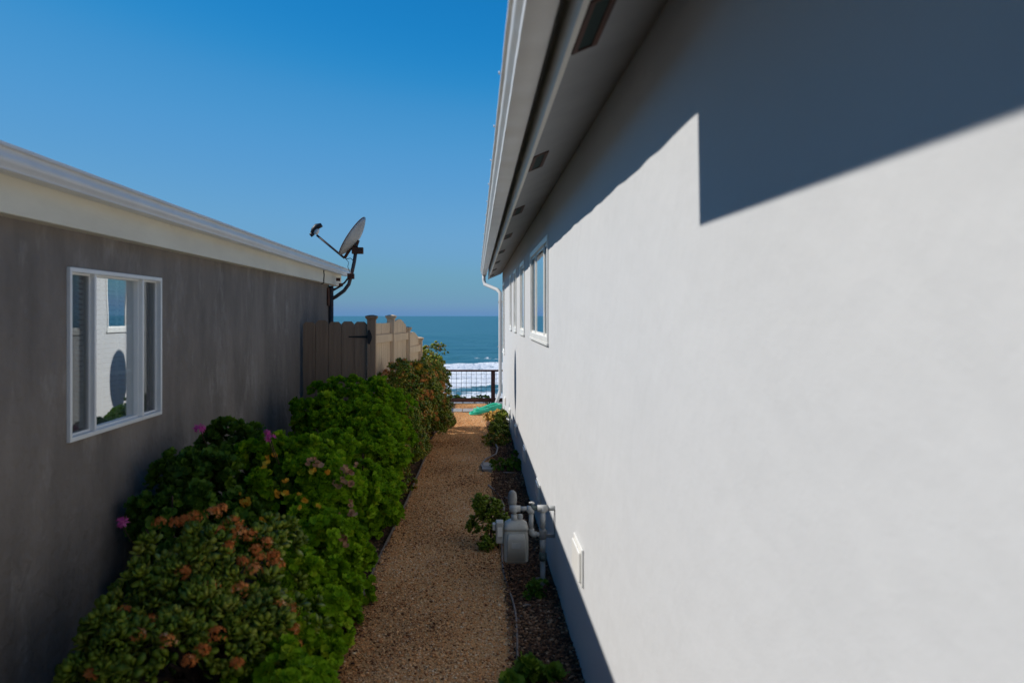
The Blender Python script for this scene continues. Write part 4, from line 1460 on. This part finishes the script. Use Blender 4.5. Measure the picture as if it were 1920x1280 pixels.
def flower_clusters(parent, spots, radius, nfl, fsize, material, name='flower_cluster', tmean=0.5):
    """Each spot: (point, axis). A domed head of little star flowers on thin stalks, one part per head."""
    for (p, ax) in spots:
        m = nfl
        d = unit(RNG.normal(size=(m, 3)) + np.array(ax) * 0.9)
        rr = radius * (0.75 + 0.5 * random.random())
        pos = np.array(p) + d * rr * (0.55 + 0.5 * RNG.random((m, 1))) * np.array([1, 1, 0.8])
        sz = fsize * (0.7 + 0.6 * RNG.random(m))
        Mx = frames(d, RNG.random(m) * 6.28, np.full(m, 1.45) + RNG.normal(scale=0.2, size=m), sz)
        # local Z of the flower should be outward: rotate template so its Z follows d
        ref = np.where(np.abs(d[:, 2:3]) < 0.9, np.array([[0, 0, 1.0]]), np.array([[1.0, 0, 0]]))
        e1 = unit(np.cross(ref, d))
        e2 = np.cross(d, e1)
        Mx = np.stack([e1, e2, d], -1) * sz[:, None, None]
        t = np.clip(RNG.normal(tmean + random.uniform(-.18, .18), 0.17, m), 0, 1)
        scatter_mesh(name, FLW_V, FLW_F, pos, Mx, material, parent, t)


def view_depth_score(P):
    return -np.linalg.norm(P - np.array([0, 0, H]), axis=1)


# --- foreground jade with rusty flower heads
jade = thing('jade_shrub', (-1.25, 3.85, 0), 'nearest jade shrub with dry rust-coloured flower heads', 'shrub')
jl = [(-1.20, 3.95, 0.44, 0.40, 0.36, 0.36), (-1.30, 3.72, 0.28, 0.30, 0.38, 0.34), (-1.06, 3.75, 0.30, 0.26, 0.36, 0.32), (-1.22, 3.45, 0.2, 0.38, 0.36, 0.30),
      (-1.42, 3.55, 0.10, 0.24, 0.30, 0.22)]
fo, jp, jn, (P, Mx, tint) = foliage(jade, jl, 'jade', 'jade_leaf', 1100, 7, 0.055, 0.56, 0.27, 72, 0.125, inner=0.2, tilt=(0.35, 1.25))
# the 300 nearest outward leaves as single parts, taken out of the joined foliage
px_ = 892 + 1600 * P[:, 0] / P[:, 1]
py_ = 592 - 1600 * (P[:, 2] - H) / P[:, 1]
seen = (py_ < 1300) & (px_ > 60) & (P[:, 1] > 2.5)
outw = np.full(len(P), -9.0)
for l in jl:
    q = (P - np.array(l[:3])) / np.array(l[3:6])
    outw = np.maximum(outw, -np.abs(np.sqrt((q ** 2).sum(1)) - 1.05))
q_all = np.min([np.sqrt((((P - np.array(l[:3])) / np.array(l[3:6])) ** 2).sum(1)) for l in jl], axis=0)
score = np.where(seen, q_all * 1.0 - 0.15 * P[:, 1] + 0.25 * np.linalg.norm(Mx[:, :, 1], axis=1) / 0.056, -9)
pick = np.argsort(-score)[:300]
keepm = np.ones(len(P), bool)
keepm[pick] = False
bpy.data.objects.remove(fo, do_unlink=True)
fo = scatter_mesh('foliage', JADE_V, JADE_F, P[keepm], Mx[keepm], 'jade_leaf', jade, tint[keepm], True)
fo['kind'] = 'stuff'
leaf_meshes = []
for k in range(5):
    me = bpy.data.meshes.new('leaf')
    me.from_pydata(JADE_V, [], JADE_F)
    me.polygons.foreach_set('use_smooth', [True] * len(JADE_F))
    a = me.attributes.new('tint', 'FLOAT', 'POINT')
    a.data.foreach_set('value', [0.2 + 0.15 * k] * len(JADE_V))
    me.materials.append(MATS['jade_leaf'])
    leaf_meshes.append(me)
off = np.array(OFFS[jade.name])
for i in pick:
    o = bpy.data.objects.new('leaf', leaf_meshes[min(4, max(0, int((tint[i] - 0.2) / 0.15 + 0.5)))])
    COL.objects.link(o)
    o.parent = jade
    m4 = Matrix([list(Mx[i][r]) + [P[i][r] - off[r]] for r in range(3)] + [[0, 0, 0, 1]])
    o.matrix_local = m4
stems(jade, (-1.22, 3.8, 0.02), [(l[0] + random.uniform(-.2, .2), l[1] + random.uniform(-.25, .2), l[2] + 0.12) for l in jl for _ in range(4)], 0.024)
spots = []
for px, py in [(300, 940), (335, 935), (395, 940), (415, 960), (438, 985), (448, 1005), (470, 1010), (478, 1035), (500, 1022), (512, 1048), (400, 968), (365, 975),
               (455, 1060), (475, 1075), (520, 1065), (345, 1080), (395, 1108), (452, 1110), (520, 1140), (545, 1150), (550, 1185), (405, 1195), (380, 1225), (315, 1205),
               (260, 1195), (285, 1170), (235, 1155), (355, 1245), (445, 1250), (555, 1215), (570, 1250), (175, 1270), (265, 985), (300, 985), (330, 985), (345, 980),
               (430, 1030), (410, 1000), (485, 1055)]:
    best = None
    dirv = np.array([(px - 892) / 1600, 1, (592 - py) / 1600])
    for yy_ in np.linspace(3.05, 4.4, 60):
        pt = dirv * yy_ + np.array([0, 0, H])
        if min(np.sqrt((((pt - np.array(l[:3])) / (np.array(l[3:6]) + 0.06)) ** 2).sum()) for l in jl) < 1.0:
            best = pt
            break
    if best is None:
        continue
    ax = unit(np.array([0.1, -0.3, 1.0]))
    spots.append((best + ax * 0.015, ax))
flower_clusters(jade, spots, 0.034, 38, 0.0105, 'dry_flower')

# --- bright green geranium low beside the jade
g1 = thing('geranium_shrub', (-0.86, 4.3, 0), 'low bright green geranium between the jade shrub and the gravel', 'shrub', 'geraniums of the hedge')
foliage(g1, [(-0.86, 4.35, 0.25, 0.20, 0.42, 0.28), (-0.84, 3.85, 0.18, 0.19, 0.35, 0.24), (-0.90, 4.8, 0.28, 0.22, 0.3, 0.3), (-0.80, 3.45, 0.16, 0.17, 0.3, 0.22), (-0.76, 4.45, 0.08, 0.09, 0.5, 0.13)], 'ger', 'geranium_leaf', 1300, 6, 0.042, 0.55, 0.2, 60, 0.09)
stems(g1, (-0.86, 4.3, 0.02), [(-0.84, 4.0, 0.28), (-0.86, 4.4, 0.34), (-0.9, 4.75, 0.38)], 0.012)

# --- dark large-leaved geranium against the grey wall
g2 = thing('geranium_shrub', (-1.62, 4.75, 0), 'dark green geranium with pink blooms against the grey wall', 'shrub', 'geraniums of the hedge')
foliage(g2, [(-1.60, 4.85, 0.56, 0.26, 0.36, 0.38), (-1.50, 5.3, 0.60, 0.34, 0.42, 0.38), (-1.66, 4.68, 0.42, 0.2, 0.26, 0.32)], 'ger', 'geranium_dark', 1500, 6, 0.048, 0.45, 0.22, 55, 0.11, up=0.7, tilt=(0.35, 1.25))
stems(g2, (-1.6, 4.75, 0.02), [(-1.6, 4.5, 0.8), (-1.55, 5.1, 0.9), (-1.7, 4.4, 0.65)], 0.014)

# --- mid geranium with orange leaves
g3 = thing('geranium_shrub', (-1.15, 5.45, 0), 'green geranium with scattered orange leaves behind the jade shrub', 'shrub', 'geraniums of the hedge')
l3 = [(-1.20, 5.25, 0.62, 0.36, 0.36, 0.38), (-1.04, 5.55, 0.54, 0.32, 0.36, 0.44), (-0.94, 5.25, 0.42, 0.22, 0.34, 0.40), (-0.92, 4.95, 0.28, 0.18, 0.28, 0.28),
      (-0.80, 5.6, 0.10, 0.10, 0.5, 0.15)]
_, gp3, gn3, _ = foliage(g3, l3, 'ger', 'geranium_leaf', 2400, 6, 0.043, 0.45, 0.22, 90, 0.105, up=0.7, tilt=(0.35, 1.2))
stems(g3, (-1.12, 5.4, 0.02), [(-1.2, 5.2, 0.85), (-1.05, 5.7, 0.8), (-0.95, 5.2, 0.7), (-0.8, 5.3, 0.6)], 0.014)


def surface_at(px, py, lobes, y0, y1, grow=0.05):
    dirv = np.array([(px - 892) / 1600, 1, (592 - py) / 1600])
    for yy_ in np.linspace(y0, y1, 140):
        pt = dirv * yy_ + np.array([0, 0, H])
        if min(np.sqrt((((pt - np.array(l[:3])) / (np.array(l[3:6]) + grow)) ** 2).sum()) for l in lobes) < 1.0:
            return pt
    return None


def leaf_tufts(parent, spots, n, size, material, name, spread=0.03):
    for pt in spots:
        pts = np.array(pt) + RNG.normal(scale=spread, size=(n, 3))
        P_, M_ = rosettes(pts, np.tile(np.array([[0.3, -0.7, 0.3]]), (n, 1)), 4, size, 0.2, 0.4, 1.3)
        scatter_mesh(name, GER_V, GER_F, P_, M_, material, parent, np.clip(RNG.normal(0.5, 0.25, len(P_)), 0, 1))


leaf_tufts(g3, [p for p in (surface_at(x, y, l3, 4.4, 6.2, 0.13) for x, y in [(525, 922), (580, 945), (465, 938), (502, 860), (600, 868), (495, 985)]) if p is not None], 4, 0.026, 'orange_leaf', 'orange_leaves')
leaf_tufts(g3, [p for p in (surface_at(x, y, l3, 4.4, 6.2, 0.13) for x, y in [(652, 878), (645, 905), (630, 985), (640, 1010), (660, 960), (590, 870)]) if p is not None], 4, 0.03, 'brown_leaf', 'withered_leaves', 0.025)

# --- large bright green geranium
g4 = thing('geranium_shrub', (-1.1, 7.6, 0), 'largest bright green geranium mound in the middle of the hedge', 'shrub', 'geraniums of the hedge')
l4 = [(-1.25, 8.2, 0.68, 0.44, 0.54, 0.42), (-1.02, 7.75, 0.54, 0.30, 0.42, 0.42), (-0.92, 7.4, 0.40, 0.24, 0.36, 0.38), (-1.35, 7.6, 0.54, 0.36, 0.4, 0.40),
      (-1.0, 8.7, 0.60, 0.28, 0.42, 0.42), (-0.82, 6.7, 0.20, 0.16, 0.4, 0.22), (-0.88, 8.1, 0.38, 0.20, 0.45, 0.38), (-0.78, 7.3, 0.12, 0.11, 0.5, 0.17)]
foliage(g4, l4, 'ger', 'geranium_leaf', 4200, 6, 0.046, 0.50, 0.22, 140, 0.125, up=0.8, tilt=(0.35, 1.2))
stems(g4, (-1.1, 7.6, 0.02), [(-1.25, 8.2, 0.95), (-1.0, 7.5, 0.8), (-1.35, 7.2, 0.8), (-1.0, 8.6, 0.85), (-0.9, 6.8, 0.65)], 0.016)

# --- low green edge plants between big geranium and path
g5 = thing('edge_shrub', (-0.70, 8.6, 0), 'low yellow-green shrub at the path edge before the red-tipped bush', 'shrub')
l5 = [(-0.78, 8.9, 0.40, 0.18, 0.4, 0.40), (-0.76, 9.4, 0.42, 0.18, 0.45, 0.42), (-0.74, 8.1, 0.22, 0.13, 0.5, 0.24)]
foliage(g5, l5, 'jade', 'jade_leaf_red', 1100, 6, 0.036, 0.42, 0.2, 50, 0.09)
stems(g5, (-0.75, 8.6, 0.02), [(-0.78, 8.2, 0.6), (-0.75, 9.0, 0.6), (-0.72, 7.8, 0.4)], 0.014)

# --- red-tipped jade hedge along the fence
rj = thing('red_tipped_bush', (-0.75, 11.2, 0), 'tall red-tipped bush in front of the stepped fence', 'shrub')
lr = [(-0.88, 9.75, 0.60, 0.27, 0.42, 0.58), (-0.78, 10.7, 0.56, 0.27, 0.60, 0.56), (-0.69, 11.6, 0.54, 0.25, 0.60, 0.56), (-0.66, 12.5, 0.50, 0.22, 0.60, 0.56), (-0.66, 13.0, 0.48, 0.18, 0.40, 0.58),
      (-0.66, 12.95, 0.90, 0.18, 0.38, 0.36), (-0.58, 13.1, 0.22, 0.16, 0.35, 0.24)]
foliage(rj, lr, 'jade', 'jade_leaf_red', 4600, 6, 0.042, 0.42, 0.2, 190, 0.12)
stems(rj, (-0.78, 10.4, 0.02), [(-0.8, 9.8, 0.9), (-0.75, 10.7, 1.0), (-0.7, 11.4, 1.0)], 0.02)
stems(rj, (-0.62, 12.5, 0.02), [(-0.62, 12.2, 1.0), (-0.6, 12.8, 1.05), (-0.55, 13.2, 0.8)], 0.02)
rp, rn = lobe_points(lr, 900, 0.98, 1.08, 0)
okk = (rn[:, 2] > 0.05) | ((rn[:, 0] > 0.2) & (RNG.random(len(rn)) < 0.25))
okk &= rp[:, 2] > 0.45
rp, rn = rp[okk], rn[okk]
px_ = 892 + 1600 * rp[:, 0] / rp[:, 1]
py_ = 592 - 1600 * (rp[:, 2] - H) / rp[:, 1]
sun_tint = (px_ > 778) & (px_ < 830) & (py_ > 645) & (py_ < 700)  # flower heads here are coloured golden to paint sunlight on the bush top
sel = np.where(~sun_tint)[0][:210]
flower_clusters(rj, [(rp[i], unit(rn[i] + np.array([0, 0, 0.8]))) for i in sel], 0.046, 28, 0.014, 'red_flower', tmean=0.6)
sel = np.where(sun_tint)[0][:40]
flower_clusters(rj, [(rp[i], unit(rn[i] + np.array([0, 0, 0.8]))) for i in sel], 0.045, 26, 0.013, 'orange_leaf', 'sun_tinted_flower_cluster')

# --- pink geranium blooms (parts of the dark and mid geraniums)
def bloom(parent, px, py, y, r=0.022):
    p = np.array([(px - 892) / 1600 * y, y, H + (592 - py) / 1600 * y])
    flower_clusters(parent, [(p, np.array([0.1, -0.6, 0.6]))], r, 12, r * 0.85, 'pink_petal', 'pink_bloom')
    b_ = Vector(p)
    MB().tube([b_, b_ + Vector((0.01, 0.03, -0.06)), b_ + Vector((0.02, 0.12, -0.16))], 0.003, 5).build('flower_stalk', 'bark', parent)


bloom(g2, 375, 803, 4.95, 0.024)
bloom(g2, 228, 978, 4.12, 0.022)
bloom(g3, 500, 812, 4.75, 0.020)
bloom(g3, 507, 822, 4.75, 0.020)

# --- small plants in the bed along the white wall
def small_plant(name, label, lobes, kind, material, n, size, tmean, clumps=14, base=None, per=6, cl_r=0.05):
    c = lobes[0]
    t = thing(name, (c[0], c[1], 0), label, 'plant', 'plants in the bed along the white wall')
    foliage(t, lobes, kind, material, n, per, size, tmean, 0.2, clumps, cl_r, inner=0.5)
    stems(t, (c[0], c[1], 0.0), [(l[0] + random.uniform(-.04, .04), l[1], l[2] + l[5] * 0.5) for l in lobes for _ in range(2)], 0.009)
    return t


small_plant('bed_shrub', 'small leafy shrub beside the gas meter', [(0.095, 6.45, 0.17, 0.115, 0.14, 0.17), (0.12, 6.5, 0.27, 0.09, 0.1, 0.10), (0.10, 6.4, 0.07, 0.08, 0.1, 0.07)], 'jade', 'jade_leaf', 230, 0.036, 0.45)
small_plant('bed_shrub', 'low green plant at the bottom edge of the bed', [(0.22, 4.06, 0.01, 0.11, 0.06, 0.05), (0.34, 4.1, 0.01, 0.10, 0.06, 0.05)], 'ger', 'geranium_dark', 60, 0.05, 0.8, 8)
small_plant('bed_shrub', 'bushy green plant near the far end of the bed', [(0.33, 12.3, 0.09, 0.12, 0.3, 0.12), (0.37, 12.9, 0.11, 0.12, 0.3, 0.15)], 'jade', 'jade_leaf', 260, 0.04, 0.55)
small_plant('bed_shrub', 'dark reddish plant before the bushy green one', [(0.22, 11.5, 0.05, 0.11, 0.25, 0.07), (0.36, 11.6, 0.06, 0.12, 0.25, 0.08)], 'jade', 'jade_leaf_red', 170, 0.036, 0.5)
small_plant('bed_shrub', 'low green seedlings beyond the valve box', [(0.33, 9.6, 0.05, 0.12, 0.25, 0.06), (0.44, 9.75, 0.07, 0.06, 0.2, 0.07)], 'ger', 'geranium_dark', 60, 0.035, 0.6)
small_plant('bed_shrub', 'tiny green tuft below the gas riser', [(0.37, 5.25, 0.05, 0.05, 0.06, 0.06)], 'ger', 'geranium_dark', 40, 0.025, 0.5, 6)
gs = thing('golden_succulent', (0.30, 14.3, 0), 'golden spiky succulent beside the coiled green hose', 'plant', 'plants in the bed along the white wall')
foliage(gs, [(0.27, 14.2, 0.04, 0.11, 0.2, 0.08), (0.38, 14.4, 0.06, 0.1, 0.2, 0.08)], 'jade', 'succulent_gold', 110, 7, 0.05, 0.55, 0.25, 16, 0.06)
# low tufts past the railing on the bluff edge
for i, (x, y, r, lb) in enumerate(((-0.62, 17.2, 0.10, 'leftmost low plant growing under the railing'), (-0.32, 17.2, 0.09, 'low green plant under the middle of the railing'),
                                   (0.02, 17.25, 0.07, 'small dark tuft behind the railing bottom'), (0.2, 17.25, 0.06, 'rightmost small tuft near the railing post'))):
    t = thing('bluff_plant', (x, y, 0), lb, 'plant', 'plants at the bluff edge')
    foliage(t, [(x, y, 0.05, r * 1.4, 0.1, r)], 'ger', 'geranium_dark', 60, 5, 0.035, 0.5, 0.25, 10, 0.04)
